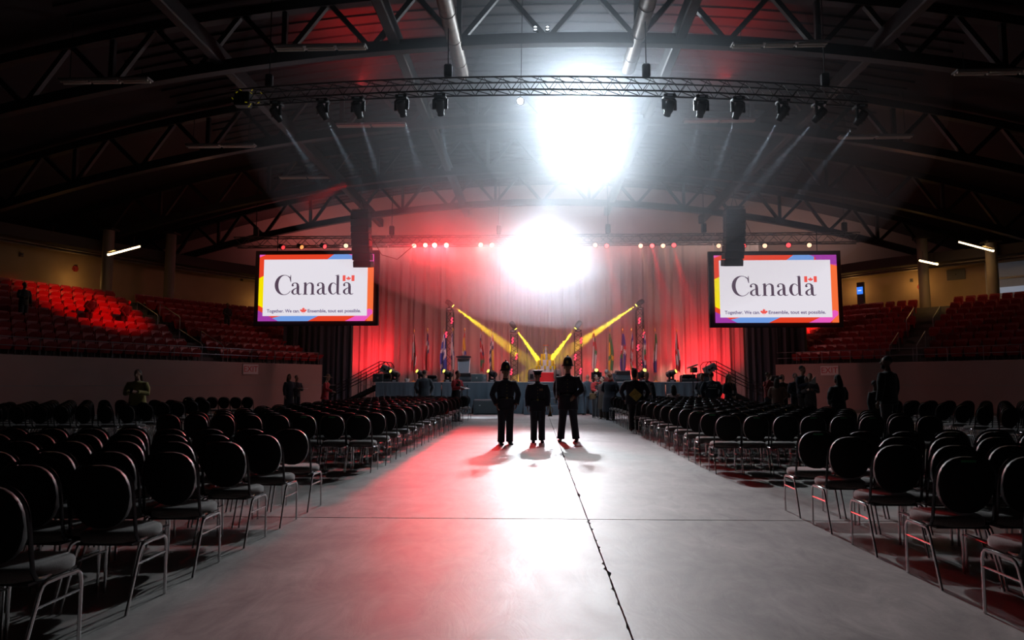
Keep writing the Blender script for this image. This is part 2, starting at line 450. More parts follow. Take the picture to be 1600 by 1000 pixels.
def roof_truss(D, lab):
    t = thing('roof_truss', lab, 'roof truss', (XC, D, 0))
    xs = [XC + k * 2.9 for k in range(-9, 10)]
    xs = [x for x in xs if abs(x - XC) <= 27]
    def arc(f, w, h, nm):
        m = MB(); k = 36; a = -26.3; b = 26.3
        pts = [Vector((a + (b - a) * i / k, 0, f(a + (b - a) * i / k + XC))) for i in range(k + 1)]
        rings = [[p + Vector((0, -w / 2, -h / 2)), p + Vector((0, w / 2, -h / 2)), p + Vector((0, w / 2, h / 2)), p + Vector((0, -w / 2, h / 2))] for p in pts]
        m.loft(rings).build(nm, STEEL, t)
    arc(zt, .32, .32, 'top_chord'); arc(zb, .30, .36, 'bottom_chord')
    up = True
    for i in range(len(xs) - 1):
        a, b = xs[i], xs[i + 1]; mdl = (a + b) / 2
        for p, q, r in (((a, zb(a)), (mdl, zt(mdl)), .16), ((mdl, zt(mdl)), (b, zb(b)), .16)):
            MB().bar((p[0] - XC, 0, p[1]), (q[0] - XC, 0, q[1]), r, r, up=(0, 1, 0)).build('web', STEEL, t)
        if i % 2 == 0: MB().bar((a - XC, 0, zb(a)), (a - XC, 0, zt(a)), .16, .16, up=(0, 1, 0)).build('web', STEEL, t)
    return t
roof_truss(14.7, 'arched steel roof truss over the front block of chairs')
roof_truss(21.4, 'arched steel roof truss just behind the lighting arc')
roof_truss(28.1, 'arched steel roof truss halfway to the stage')
roof_truss(34.8, 'arched steel roof truss above the front of the stage')
roof_truss(41.5, 'arched steel roof truss above the backdrop')
for k, x in enumerate((-10.4, -4.6, 4.7, 10.9)):
    tag(MB().box((x, 27.5, zb(x) + .30), (.34, 40, .55), bev=.04).build('roof_beam', STEEL),
        'deep dark steel beam running down the hall, ' + ('far left', 'left of centre', 'right of centre', 'far right')[k] + ' of the roof', 'beam')
def duct(x, y0, y1, z, r, lab):
    t = thing('air_duct', lab, 'duct', (x, 0, z))
    MB().tube([(0, y0, 0), (0, y1, 0)], r, 18).build('pipe', GALV, t, smooth=True)
    for y in [y0 + 1.6 * k for k in range(int((y1 - y0) / 1.6) + 1)]:
        MB().tube([(0, y - .03, 0), (0, y + .03, 0)], r * 1.06, 18).build('collar', GALV, t, smooth=True)
duct(P(703, 35, 20).x, 13, 23.5, P(703, 35, 20).z, .24, 'round grey ventilation duct ending left of the white light')
duct(P(1006, 25, 20).x, 13, 23.5, P(1006, 25, 20).z, .24, 'round grey ventilation duct right of the white light')
duct(P(680, 205, 30).x, 27, 31.5, P(680, 205, 30).z, .17, 'short red-lit duct stub above the red lamps')
# unlit strip fixtures
TUBE = M('unlit_lamp_diffuser', (.85, .72, .62), .5)
def strip_light(px, py, D, n, lab, L=3.6, m=TUBE):
    p = P(px, py, D); t = thing('strip_light', lab, 'ceiling lamp', p)
    MB().box((0, 0, .06), (L, .34, .07), bev=.02).build('housing', M('lamp_housing', (.22, .2, .19), .5, .3), t)
    s = L / n
    for i in range(n):
        for dy in (-.08, .08):
            MB().tube([(-L / 2 + i * s + .05, dy, 0), (-L / 2 + (i + 1) * s - .05, dy, 0)], .035, 8).build('lamp_tube', m, t, smooth=True)
    for sx in (-L * .4, L * .4):
        q = min(zb(p.x + sx), 99) - p.z if zb(p.x + sx) - p.z > .3 else zt(p.x + sx) + .3 - p.z
        MB().tube([(sx, 0, .09), (sx, 0, max(.3, q))], .012, 5).build('hanger', BLK, t)
for px, py, D, lab in ((501, 76, 20.6, 'unlit triple strip lamp upper left of the curved truss'), (1218, 71, 20.6, 'unlit triple strip lamp upper right of the curved truss'),
                       (165, 128, 20.6, 'faint strip lamp in the dark upper left roof'), (1568, 114, 20.6, 'faint strip lamp in the dark upper right roof'),
                       (580, 197, 27.4, 'orange-tinted strip lamp below the curved truss, left of the glare'), (1124, 190, 27.4, 'red-tinted strip lamp below the curved truss, right of the glare'),
                       (345, 229, 27.4, 'dim strip lamp left of the curved truss end'), (1368, 215, 27.4, 'dim strip lamp right of the curved truss end'),
                       (480, 278, 34.1, 'small dim strip lamp over the left screen'), (240, 257, 34.1, 'small dim strip lamp deep in the left roof'), (1475, 247, 34.1, 'small dim strip lamp deep in the right roof')):
    strip_light(px, py, D, 3 if D < 25 else 2, lab, L=2.95)
# columns at the back of the stands
COLM = M('painted_steel_column', (.17, .14, .12), .6)
for B, px, lab in ((BL, 163, 'thick dark steel column behind the red-lit seats'), (BL, 261, 'slim pale column left of the left screen'),
                   (BR, 1447, 'slim pale column between two seat sections'), (BR, 1556, 'thick dark column beside the lit doorway')):
    u = B.find(px, 8.2); q = B.at(u, 8.2)
    t = thing('roof_column', lab, 'column', (q.x, q.y, Z0 + ROWS * TR - TR))
    zz = zb(q.x) - .1 - t.location.z
    MB().tube([(0, 0, 0), (0, 0, zz)], .27, 18).build('shaft', COLM, t, smooth=True)
    MB().box((0, 0, .02), (.8, .8, .04)).build('base_plate', STEEL, t)
    MB().box((0, 0, zz), (.7, .7, .1)).build('cap_plate', STEEL, t)

# lit warm tubes of the concourse
def lit_tube(p, q, lab, w):
    p = Vector(p); q = Vector(q); m = (p + q) / 2; t = thing('tube_lamp', lab, 'lamp', m)
    MB().tube([p - m, q - m], .055, 8).build('lamp_tube', M('lit_warm_tube', (.9, .8, .6), .4, emit=(1, .72, .36), estr=5), t, smooth=True)
    up = Vector((0, 0, .09)); MB().bar(p - m + up, q - m + up, .16, .06).build('housing', STEEL, t)
    for k in (.2, .8):
        h = (p - m).lerp(q - m, k) + up; MB().tube([h, h + Vector((0, 0, .45))], .012, 5).build('hanger', BLK, t)
    a = area('tube_lamp_light', m - Vector((0, 0, .12)), m - Vector((0, 0, 2)), w, WARM, (p - q).length, .15)
    a.rotation_euler.z = math.atan2((q - p).y, (q - p).x)
lit_tube(P(169, 398, 29.5), P(218, 385, 31.5), 'glowing warm tube lamp beside the thick left column', 26)
lit_tube(P(1499, 378, 37.0), P(1552, 392, 34.2), 'glowing warm tube lamp left of the thick right column', 26)
lit_tube(P(1437, 407, 37), P(1465, 413, 36), 'glowing warm tube lamp cut by the slim right column', 40)
for B, px in ((BL, 118), (BL, 405), (BR, 1432), (BR, 1330)):
    u = B.find(px, 9.4); q = B.at(u, 9.35, 6.6 if B is BL else 7.2)
    point('concourse_glow', q, 14 if B is BL else 26, WARM, .3)
# wall devices
def bell(B, px, z, lab, col=(.3, .02, .015), r=.16):
    u = B.find(px, OB - .02); q = B.at(u, OB - .02, z); a = B.ang(u)
    t = thing('alarm_bell', lab, 'alarm', q, a + pi / 2)
    MB().box((0, .02, 0), (.16, .06, .3), bev=.01).build('backplate', M('alarm_red', col, .5), t)
    MB().lathe([(r, 0), (r, .04), (r * .7, .09), (.02, .11)], 18, rot=Matrix.Rotation(pi / 2, 3, 'X')).build('gong', M('alarm_red', col, .5), t, smooth=True)
bell(BL, 112, P(112, 419, 34).z, 'red alarm bell on the beige wall over the red-lit seats')
bell(BR, 1441, P(1441, 438, 38).z, 'red alarm bell beside the slim right column')
for B, px, py, lab in ((BL, 26, 398, 'small dark wall device at the far left of the beige wall'), (BL, 376, 437, 'small dark wall device left of the left screen'), (BR, 1428, 438, 'small dark wall device left of the red bell'), (BR, 1499, 429, 'pale square notice on the beige wall between columns')):
    u = B.find(px, OB - .02); q = B.at(u, OB - .03); q.z = P(px, py, q.y).z
    t = thing('wall_device', lab, 'device', q, B.ang(u) + pi / 2)
    MB().box((0, 0, 0), (.16 if 'notice' not in lab else .9, .06, .2 if 'notice' not in lab else .6), bev=.01).build('housing', M('device_grey', (.1, .09, .08), .5), t)
    MB().box((0, .045, 0), (.06, .03, .06)).build('lens', BLK, t)
# bright opening at the far right
u = BR.find(1590, OB - .05); q = BR.at(u, OB - .06, P(1590, 436, BR.at(u, OB).y).z)
wn = struct(MB().box((0, 0, 0), (2.6, .06, 2.0)).build('window_1', M('lit_room_glow', (.3, .32, .36), .4, emit=(.30, .35, .45), estr=.05)), 'pale lit opening to a room at the far right')
wn.location = q; wn.rotation_euler = (0, 0, BR.ang(u) + pi / 2)
for x, z, sx, sz in ((-1.3, 0, .1, 2.1), (1.3, 0, .1, 2.1), (0, 1.0, 2.7, .1), (0, -1.0, 2.7, .1), (.0, .1, 2.6, .12)):
    MB().box((x, .04, z), (sx, .1, sz)).build('window_frame', M('frame_white', (.5, .5, .5), .5), wn)
MB().box((-.2, .05, -.55), (1.9, .05, .3)).build('light_band', M('cold_band', (.5, .6, .8), .4, emit=(.6, .75, 1), estr=.22), wn)

# ---------------------------------------------------------------- stand seats, rails
def make_seat():
    t = thing('stadium_seat', 'red plastic stadium seat', 'stadium seat')
    # local: faces +Y; back shell with rounded top and a slot, pan tipped up
    out = []
    W_, H_ = .225, .42
    poly = [(-W_ * .86, 0), (W_ * .86, 0), (W_, .10), (W_, H_ - .10), (W_ * .82, H_ - .02), (W_ * .45, H_), (-W_ * .45, H_), (-W_ * .82, H_ - .02), (-W_, H_ - .10), (-W_, .10)]
    m = MB(); m.prism(poly, -.02, .02, lambda x, y, z: (x, -.22 - y * .22 - z, .40 + y))
    m.build('backrest', REDPL, t)
    m = MB()
    for sx in (-1, 1): m.bar((sx * W_ * .95, -.17, .46), (sx * W_ * .95, -.26, .78), .03, .05)
    m.bar((-W_ * .9, -.27, .80), (W_ * .9, -.27, .80), .03, .05)
    m.build('rim', REDPL, t)
    pan = [(-.20, 0), (.20, 0), (.215, .30), (.15, .38), (-.15, .38), (-.215, .30)]
    MB().prism(pan, -.018, .018, lambda x, y, z: (x, -.17 + y * .30 - z, .36 + y * .92)).build('seat', REDPL, t)
    m = MB()
    for sx in (-.14, .14): m.bar((sx, -.2, 0), (sx, -.2, .40), .05, .05)
    m.build('bracket', BLK, t)
    return t
seat0 = make_seat(); note_kids(seat0)
AISLES = {-1: [], 1: []}
for B, pxs in ((BL, (256,)), (BR, (1440,))):
    for px in pxs: AISLES[B.side].append(B.find(px, 4.2))
spots_ = []
for B, nm, lo in ((BL, 'left', BL.find(470, 2)), (BR, 'right', BR.find(1235, 2))):
    for i in range(ROWS):
        off = .2 + i * TD + .42; z = Z0 + i * TR
        u = lo - 1.0 - i * .15; k = 0
        while u < B.len:
            q = B.at(u, off, z)
            px_x = (q.x / q.y)
            k += 1
            # how far apart along the base curve for an even pitch on the offset curve
            du = .52 * .1 / max(1e-3, (B.at(u + .1, off) - B.at(u, off)).length)
            if q.y < 17 or (B.side < 0 and px_x < -.83) or (B.side > 0 and px_x > .76): break
            if all(abs(u - a - (i - 4) * (.0)) > .62 for a in AISLES[B.side]):
                spots_.append(((q - CAM).length, B, nm, i, k, u, q))
            u += du
spots_.sort(key=lambda a: a[0] - (2.5 if a[1] is BL else 0))
used = False; rest = MB()
rest_me = seat0.children
for n_, (dist, B, nm, i, k, u, q) in enumerate(spots_):
    ang = B.ang(u) + pi / 2
    if n_ < 300:
        o = seat0 if not used else copy_tree(seat0); used = True
        o.location = q; o.rotation_euler = (0, 0, ang)
        tag(o, 'red plastic seat, %s stand, %s row up, %s from stage end' % (nm, ordinal(i + 1), ordinal(k)), 'stadium seat', 'red seats of the %s stand' % nm)
    else:
        rot = Matrix.Rotation(ang, 3, 'Z')
        for ch in rest_me:
            me = ch.data; rest.add([rot @ v.co + q for v in me.vertices], [tuple(p.vertices) for p in me.polygons])
tag(rest.build('stadium_seats_beyond', REDPL), 'remaining red plastic seats higher up both stands', 'stadium seat', kind='stuff')

# front rail on each rink wall
for B, nm in ((BL, 'left'), (BR, 'right')):
    t = thing('guard_rail', 'thin grey guard rail along the top of the %s rink wall' % nm, 'railing')
    ug = B.find(500 if B.side < 0 else 1205, 0); us = [ug + k * 1.35 for k in range(26)]
    for zz, nmz in ((HW + .62, 'top_rail'), (HW + .32, 'mid_rail')):
        MB().tube([B.at(u, .09, zz) for u in [ug + x * .7 for x in range(50)]], .018, 6).build(nmz, RAIL, t, smooth=True)
    for u in us: MB().tube([B.at(u, .09, HW), B.at(u, .09, HW + .62)], .016, 6).build('post', RAIL, t)
# aisle steps and rails
for B, nm in ((BL, 'left'), (BR, 'right')):
    for a in AISLES[B.side]:
        t = thing('stair_flight', 'concrete steps between seat sections of the %s stand, %s' % (nm, 'nearer the camera' if a > 15 and B is BL else 'toward the stage'), 'steps', (0, 0, 0))
        for i in range(ROWS):
            o0 = .2 + i * TD; z = Z0 + i * TR
            pts = [B.at(a + d, o0 + e) for d, e in ((-.5, TD - .38), (.5, TD - .38), (.5, TD), (-.5, TD))]
            m = MB(); m.add([(p.x, p.y, z) for p in pts] + [(p.x, p.y, z + TR / 2) for p in pts], [(3, 2, 1, 0), (4, 5, 6, 7), (0, 1, 5, 4), (1, 2, 6, 5), (2, 3, 7, 6), (3, 0, 4, 7)])
            m.build('step', TREAD, t)
        for sgn in (-1, 1):
            r = thing('aisle_rail', 'grey aisle handrail on the %s stand steps, %s side, %s' % (nm, 'stage' if sgn < 0 else 'far', 'nearer the camera' if a > 15 and B is BL else 'toward the stage'), 'handrail')
            for i0 in (0, 4):
                p0 = B.at(a + sgn * .56, .2 + i0 * TD + .3, Z0 + i0 * TR); p1 = B.at(a + sgn * .56, .2 + (i0 + 2) * TD + .3, Z0 + (i0 + 2) * TR)
                h = Vector((0, 0, .92)); MB().tube([p0, p0 + h * .95, p0 + h + (p1 - p0) * .05, p1 + h, p1 + h * .3, p1], .02, 6).build('rail', RAIL, r, smooth=True)
# exit signs on the rink walls
def text_mesh(body, size, m, parent, name='lettering', ext=.002, loc=(0, 0, 0), rot=(pi / 2, 0, 0), bold=0, align='CENTER', ysc=1):
    cu = bpy.data.curves.new(name, 'FONT'); cu.body = body; cu.size = size; cu.extrude = ext; cu.align_x = align; cu.align_y = 'CENTER'; cu.offset = bold
    o = bpy.data.objects.new('tmp', cu); C.objects.link(o); dg = bpy.context.evaluated_depsgraph_get(); dg.update()
    me = bpy.data.meshes.new_from_object(o.evaluated_get(dg)); bpy.data.objects.remove(o)
    me.materials.clear(); me.materials.append(m); me.name = name
    q = link(name, me, parent, loc); q.rotation_euler = rot; q.scale = (1, ysc, 1); return q
for B, px, py, nm in ((BL, 395, 577, 'left'), (BR, 1293, 579, 'right')):
    u = B.find(px, -.03); q = B.at(u, -.03); q.z = P(px, py, q.y).z
    t = thing('exit_sign', 'pale EXIT notice with red letters on the %s rink wall' % nm, 'sign', q, B.ang(u) + (pi / 2 if B is BL else pi / 2))
    MB().box((0, 0, 0), (.86, .02, .46)).build('board', M('sign_paper', (.52, .44, .42), .7), t)
    text_mesh('EXIT', .40, M('sign_red', (.38, .03, .03), .6), t, loc=(0, .014, 0), rot=(pi / 2, 0, pi))
# small blue kiosk screen at the top of the right stand
u = BR.find(1345, 8.0); q = BR.at(u, 8.0, Z0 + ROWS * TR)
zc = P(1345, 454, q.y).z - q.z
t = thing('information_kiosk', 'small bright blue display kiosk at the top of the right stand', 'display', q, BR.ang(u) + pi / 2)
MB().box((0, -.12, zc / 2 + .2), (.42, .16, zc + .6), bev=.02).build('cabinet', BLK, t)
MB().box((0, .0, zc), (.34, .03, .42)).build('screen', M('blue_display', (.02, .1, .4), .3, emit=(.04, .22, 1.0), estr=1.1), t)
MB().box((.0, .02, zc), (.2, .01, .06)).build('screen_text', M('pale_display', (.3, .4, .9), .3, emit=(.5, .6, 1.0), estr=1.2), t)

# ---------------------------------------------------------------- haze volumes added round the lamps for their glow and beams
def haze(name, c, r, dens, g, lab, col=(1, 1, 1)):
    m = bpy.data.materials.new(name + '_volume'); m.use_nodes = True; nt = m.node_tree
    nt.nodes.remove(nt.nodes['Principled BSDF']); v = nt.nodes.new('ShaderNodeVolumeScatter')
    v.inputs['Density'].default_value = dens; v.inputs['Anisotropy'].default_value = g; v.inputs['Color'].default_value = (*col, 1)
    nt.links.new(v.outputs[0], nt.nodes['Material Output'].inputs['Volume'])
    o = MB().ell((0, 0, 0), r, n=40, m=24).build(name, m, smooth=True); o.location = c
    return tag(o, lab, 'haze', kind='stuff')
haze('haze', LM + Vector((-.2, -3.2, -.8)), (12.5, 6.2, 8.2), .024, .62, 'widest bluish haze and added bloom round the big spotlight', (.82, .91, 1))  # tinted haze also imitates the spotlight's lens bloom
haze('haze', LM + Vector((-.1, -2.6, -.6)), (8.4, 5.4, 6.6), .032, .62, 'bluish white haze and added bloom round the big spotlight', (.86, .93, 1))
haze('haze', LM + Vector((0, -1.5, -.3)), (4.6, 3.8, 4.2), .055, .62, 'dense white haze and added bloom close round the big spotlight', (.9, .95, 1))
haze('haze', P(850, 405, 33.2), (4.8, 4.2, 4.2), .028, .6, 'white glowing haze round the two lamps over the stage')
haze('haze', (.6, 38.7, 5.6), (16.0, 4.5, 8.0), .020, .1, 'thin pinkish haze over the stage')
haze('haze', P(680, 388, 34.9), (3.2, 2.4, 2.2), .05, .6, 'red glowing haze round the row of red lamps')
haze('haze', P(560, 195, 20.6), (4.6, 1.3, 1.6), .012, .2, 'faint haze under the left half of the curved truss')
haze('haze', P(1225, 190, 20.6), (4.6, 1.3, 1.6), .012, .2, 'faint haze under the right half of the curved truss')
# ================================================================ banquet chairs
def back_outline(k=22, s=1.0, grow=0):
    """rounded back of the chair, x across and z up"""
    pts = []
    cz = .715
    for i in range(k):
        a = 2 * pi * i / k
        x = cos(a); z = sin(a)
        rx = .196 if z > 0 else .196 - .028 * (-z); rz = .200 if z > 0 else .205
        e = .80
        pts.append(((rx + grow) * math.copysign(abs(x) ** e, x), cz + (rz + grow) * math.copysign(abs(z) ** e, z)))
    return pts
def lean(z): return -.175 - (z - .46) * .17
def make_chair():
    t = thing('banquet_chair', 'black banquet chair', 'chair')
    o1 = back_outline(22, grow=-.004); m = MB()
    rings = []
    for dy, sc in ((-.026, .90), (-.020, 1), (.016, 1), (.034, .93), (.040, .75)):
        rings.append([(x * sc, lean(z) + dy, .715 + (z - .715) * sc) for x, z in o1])
    m.loft(rings).build('backrest', VINYL, t, smooth=True, angle=50)
    # tube hugging the back then down to the seat frame
    top = [(x, z) for x, z in back_outline(28, grow=.010)]
    arc = [p for i, p in enumerate(top) if -.2 <= math.atan2(p[1] - .715, p[0]) + 0 <= pi + .2 or p[1] > .70]
    arc = sorted([p for p in top if p[1] > .69], key=lambda p: -math.atan2(p[1] - .66, p[0]))
    pts = [(-.185, .02, .425), (-.20, -.09, .425), (-.207, -.15, .435), (-.209, -.178, .475), (-.207, lean(.56), .56), (-.206, lean(.64), .64)] + \
          [(x, lean(z), z) for x, z in arc] + [(.206, lean(.64), .64), (.207, lean(.56), .56), (.209, -.178, .475), (.207, -.15, .435), (.20, -.09, .425), (.185, .02, .425)]
    MB().tube(pts, .0115, 8).build('back_frame', BTUBE, t, smooth=True)
    # seat cushion
    m = MB(); rings = []
    for z, s in ((.415, .93), (.425, .99), (.455, 1.0), (.475, .965), (.487, .88), (.490, .6)):
        ring = []
        for i in range(24):
            a = 2 * pi * i / 24; c, q = cos(a), sin(a)
            ring.append((.212 * s * math.copysign(abs(c) ** .55, c) * (1 - .05 * (q < 0)), .02 + .205 * s * math.copysign(abs(q) ** .55, q), z))
        rings.append(ring)
    m.loft(rings).build('seat', FABRIC, t, smooth=True, angle=60)
    MB().box((0, .015, .408), (.36, .36, .014)).build('seat_pan', BLK, t)
    for sx in (-1, 1):
        X = sx * .206
        fr = [(X, .205, 0), (X, .200, .33), (X, .190, .37), (X, .165, .393), (X, .02, .398)]
        re = [(X, .02, .398), (X, -.075, .396), (X, -.10, .385), (X, -.118, .355), (X, -.24, 0)]
        MB().tube(fr, [(.0085, .0125)] * 5, 8).build('leg', CHROME, t, smooth=True)
        MB().tube(re, [(.0085, .0125)] * 5, 8).build('leg', CHROME, t, smooth=True)
        MB().tube([(X, .203, .285), (X, -.142, .285)], .0075, 6).build('stretcher', CHROME, t, smooth=True)
    return t
chair0 = make_chair(); note_kids(chair0)
def make_far_chair():
    t = thing('banquet_chair', 'black banquet chair', 'chair')
    for ch in chair0.children:
        if ch.name.split('.')[0] in ('backrest', 'back_frame', 'seat'): c = ch.copy(); C.objects.link(c); c.parent = t
    m = MB()
    for ch in chair0.children:
        if ch.name.split('.')[0] in ('leg', 'stretcher'): m.add([v.co.copy() for v in ch.data.vertices], [tuple(p.vertices) for p in ch.data.polygons])
    m.build('leg_frame', CHROME, t, smooth=True)
    return t
chair1 = make_far_chair(); note_kids(chair1)
GLINT = MB().box((0, lean(.885) - .030, .882), (.10, .006, .016)).mesh('handle_glint', GREEN)  # green reflection at the handle, put in as a coloured strip

BLOCKED = []   # (x, y, radius) kept free for people
CH = []        # x, y, rot, label, group, sticker
rnd = random.Random(3)
def ingo(q, pad=60):
    px = 838 + q[0] * FPX / max(q[1], .1)
    return -pad < px < 1600 + pad
def rowblock(side, blockname, ys, n, x0, pitch, glint_row=None, skew=0):
    for r_, y in enumerate(ys):
        for c in range(n):
            x = side * (x0 + .21 + c * pitch) + rnd.uniform(-.012, .012); yy = y + skew * c + rnd.uniform(-.015, .015)
            if not ingo((x - side * .2, yy + .2)): continue
            if any((x - bx) ** 2 + (yy - by) ** 2 < br * br for bx, by, br in BLOCKED): continue
            CH.append((x, yy, rnd.uniform(-.03, .03), 'black banquet chair, %s, %s row, %s from the aisle' % (blockname, ordinal(r_ + 1), ordinal(c + 1)),
                       'chairs of the ' + blockname, glint_row is not None and (c, r_) in glint_row))
def declare_chairs():
    rowblock(-1, 'left front block', [3.62, 4.48, 5.32, 6.2, 7.02, 7.85], 8, 2.52, .455, skew=-.0)
    rowblock(1, 'right front block', [4.28, 5.2, 6.08, 6.95, 7.72], 9, 2.78, .46, glint_row={(0, 4), (0, 1), (3, 4)})
    ys = [11.2 + .95 * k for k in range(18)]
    rowblock(-1, 'left rear block', ys, 8, 2.62, .445, glint_row={(0, 0), (1, 0), (2, 0)})
    rowblock(1, 'right rear block', ys, 8, 2.80, .445, glint_row={(0, 1), (1, 0), (3, 0), (4, 0), (5, 0), (0, 2)})
    # side blocks, turned a little toward the stage
    for side, nm, ang, x0, y0, nc, nr in ((-1, 'left side block', -.14, -9.3, 15.6, 10, 6), (1, 'right side block', .14, 9.6, 14.6, 10, 7)):
        for r_ in range(nr):
            for c in range(nc):
                lx = c * .47; ly = r_ * .97
                x = x0 + side * (lx * cos(ang)) - side * ly * sin(abs(ang)) * -0.0 + side * .12 * r_; y = y0 - lx * sin(abs(ang)) + ly
                if not ingo((x, y), 20): continue
                if any((x - bx) ** 2 + (y - by) ** 2 < br * br for bx, by, br in BLOCKED): continue
                CH.append((x, y, ang * 1.0, 'black banquet chair, turned %s, %s row, %s from its inner end' % (nm, ordinal(r_ + 1), ordinal(c + 1)), 'chairs of the ' + nm, False))
    for c in range(6):
        x, y = P(299 + c * 18.3, 640, 24.5).x, 24.5
        CH.append((x, y, 0, 'black banquet chair, short far row by the left wall, %s from its outer end' % ordinal(c + 1), 'short far left row of chairs', False))
def place_chairs():
    CH.sort(key=lambda c: c[0] ** 2 + c[1] ** 2)
    u0 = u1 = False; rest = MB()
    for i, (x, y, a, lab, grp, st) in enumerate(CH):
        if i < 320:
            near = y < 15.5
            if near: o = chair0 if not u0 else copy_tree(chair0); u0 = True
            else: o = chair1 if not u1 else copy_tree(chair1); u1 = True
            o.location = (x, y, 0); o.rotation_euler = (0, 0, a); tag(o, lab, 'chair', grp)
            if st: link('handle_glint', GLINT, o)['label'] = 'small strip coloured as a green glint'
        else:
            rot = Matrix.Rotation(a, 3, 'Z')
            for ch in chair1.children:
                me = ch.data; mi = {'backrest': 0, 'back_frame': 1, 'seat': 2, 'leg_frame': 3}[ch.name.split('.')[0]]
                rest.add([rot @ v.co + Vector((x, y, 0)) for v in me.vertices], [tuple(p.vertices) for p in me.polygons], mi)
    if rest.v: tag(rest.build('banquet_chairs_beyond', [VINYL, BTUBE, FABRIC, CHROME], smooth=True), 'remaining black banquet chairs toward the stage', 'chair', kind='stuff')
    print('CHAIRS', len(CH), 'SEATS', len(spots_))
# ================================================================ stage
SD = 32.3; SZ = 1.48
XL = P(586, 640, SD).x; XR = P(1127, 640, SD).x
stg = thing('stage_platform', 'raised black stage with a slate grey cloth skirt', 'stage', ((XL + XR) / 2, SD, 0))
w = XR - XL; xm = (XL + XR) / 2
MB().box((0, 5.2, SZ - .06), (w, 10.4, .12), bev=.02).build('deck', STAGE, stg)
MB().box((0, .02, SZ - .015), (w + .04, .05, .05), bev=.01).build('edge_strip', M('edge_strip_grey', (.35, .36, .38), .5), stg)
def cloth_wall(x0, x1, z0, z1, y, amp, per, name, m, parent, seed=0, gather=0, dy=0, n=None, droop=0, loc=None):
    rn = random.Random(seed); n = n or max(8, int((x1 - x0) / per * 8)); k = 12
    ph = [rn.uniform(0, 6.28) for _ in range(6)]; fr = [rn.uniform(.7, 1.4) for _ in range(6)]
    mb = MB(); vs = []
    for j in range(k + 1):
        t = j / k; z = z1 + (z0 - z1) * t
        for i in range(n + 1):
            x = x0 + (x1 - x0) * i / n; q = x / per * 2 * pi
            a = amp * (.25 + .75 * (t ** .7))
            d = sin(q * fr[0] + ph[0] + .5 * sin(q * .31 + ph[1])) + .5 * sin(q * 1.9 * fr[1] + ph[2] + t * droop) + .35 * sin(q * .53 * fr[2] + ph[3] - t * droop * 2)
            vs.append((x, y + a * d + dy * (i / n), z))
    fs = [(j * (n + 1) + i, j * (n + 1) + i + 1, (j + 1) * (n + 1) + i + 1, (j + 1) * (n + 1) + i) for j in range(k) for i in range(n)]
    o = mb.add(vs, fs).build(name, m, parent, smooth=True)
    if loc: o.location = loc
    return o
cuts = [-w / 2, P(648, 620, SD).x - xm, P(690, 620, SD).x - xm, P(722, 620, SD).x - xm, P(800, 620, SD).x - xm, P(960, 620, SD).x - xm, P(1040, 620, SD).x - xm, w / 2]
for i, (a, b) in enumerate(zip(cuts, cuts[1:])):
    cloth_wall(a + .02, b - .02, .02, SZ - .04, -.05, .035, .55, 'skirt_panel', SKIRT, stg, seed=i + 3, droop=1.2)
for sx, r in ((-1, 0), (1, 0)):
    MB().box((sx * (w / 2 - .02), 5.2, SZ / 2), (.03, 10.2, SZ - .1)).build('side_skirt', SKIRT, stg)
# backdrop
bd = thing('stage_backdrop', 'tall pale grey pleated drape behind the stage, lit red', 'curtain', (0, 43.3, 0))
x0 = P(528, 560, 43.3).x; x1 = P(1190, 560, 43.3).x; segs = 11
for i in range(segs):
    a = x0 + (x1 - x0) * i / segs; b = x0 + (x1 - x0) * (i + 1) / segs
    cloth_wall(a - .04, b + .04, .0, 10.4, .0, .10 + .05 * (i % 3), .62, 'drape_panel', DRAPE, bd, seed=20 + i, droop=(3.0 if i in (1, 2, 3) else .5))
MB().tube([(x0, 0, 10.45), (x1, 0, 10.45)], .04, 8).build('pipe', RAIL, bd)
bp_ = thing('black_masking_drape', 'black pleated drape under the left screen', 'curtain', (0, 36.5, 0))
xa, xb = P(443, 560, 36.5).x, P(549, 560, 36.5).x
for i in range(4): cloth_wall(xa + (xb - xa) * i / 4 - .03, xa + (xb - xa) * (i + 1) / 4 + .03, .03, 6.2, 0, .07, .42, 'drape_panel', BDRAPE, bp_, seed=50 + i, droop=.6)
bp2 = thing('black_masking_drape', 'black pleated drape under the right screen', 'curtain', (0, 36.5, 0))
xa, xb = P(1168, 560, 36.5).x, P(1261, 560, 36.5).x
for i in range(4): cloth_wall(xa + (xb - xa) * i / 4 - .03, xa + (xb - xa) * (i + 1) / 4 + .03, .03, 6.2, 0, .07, .42, 'drape_panel', BDRAPE, bp2, seed=60 + i, droop=.6)

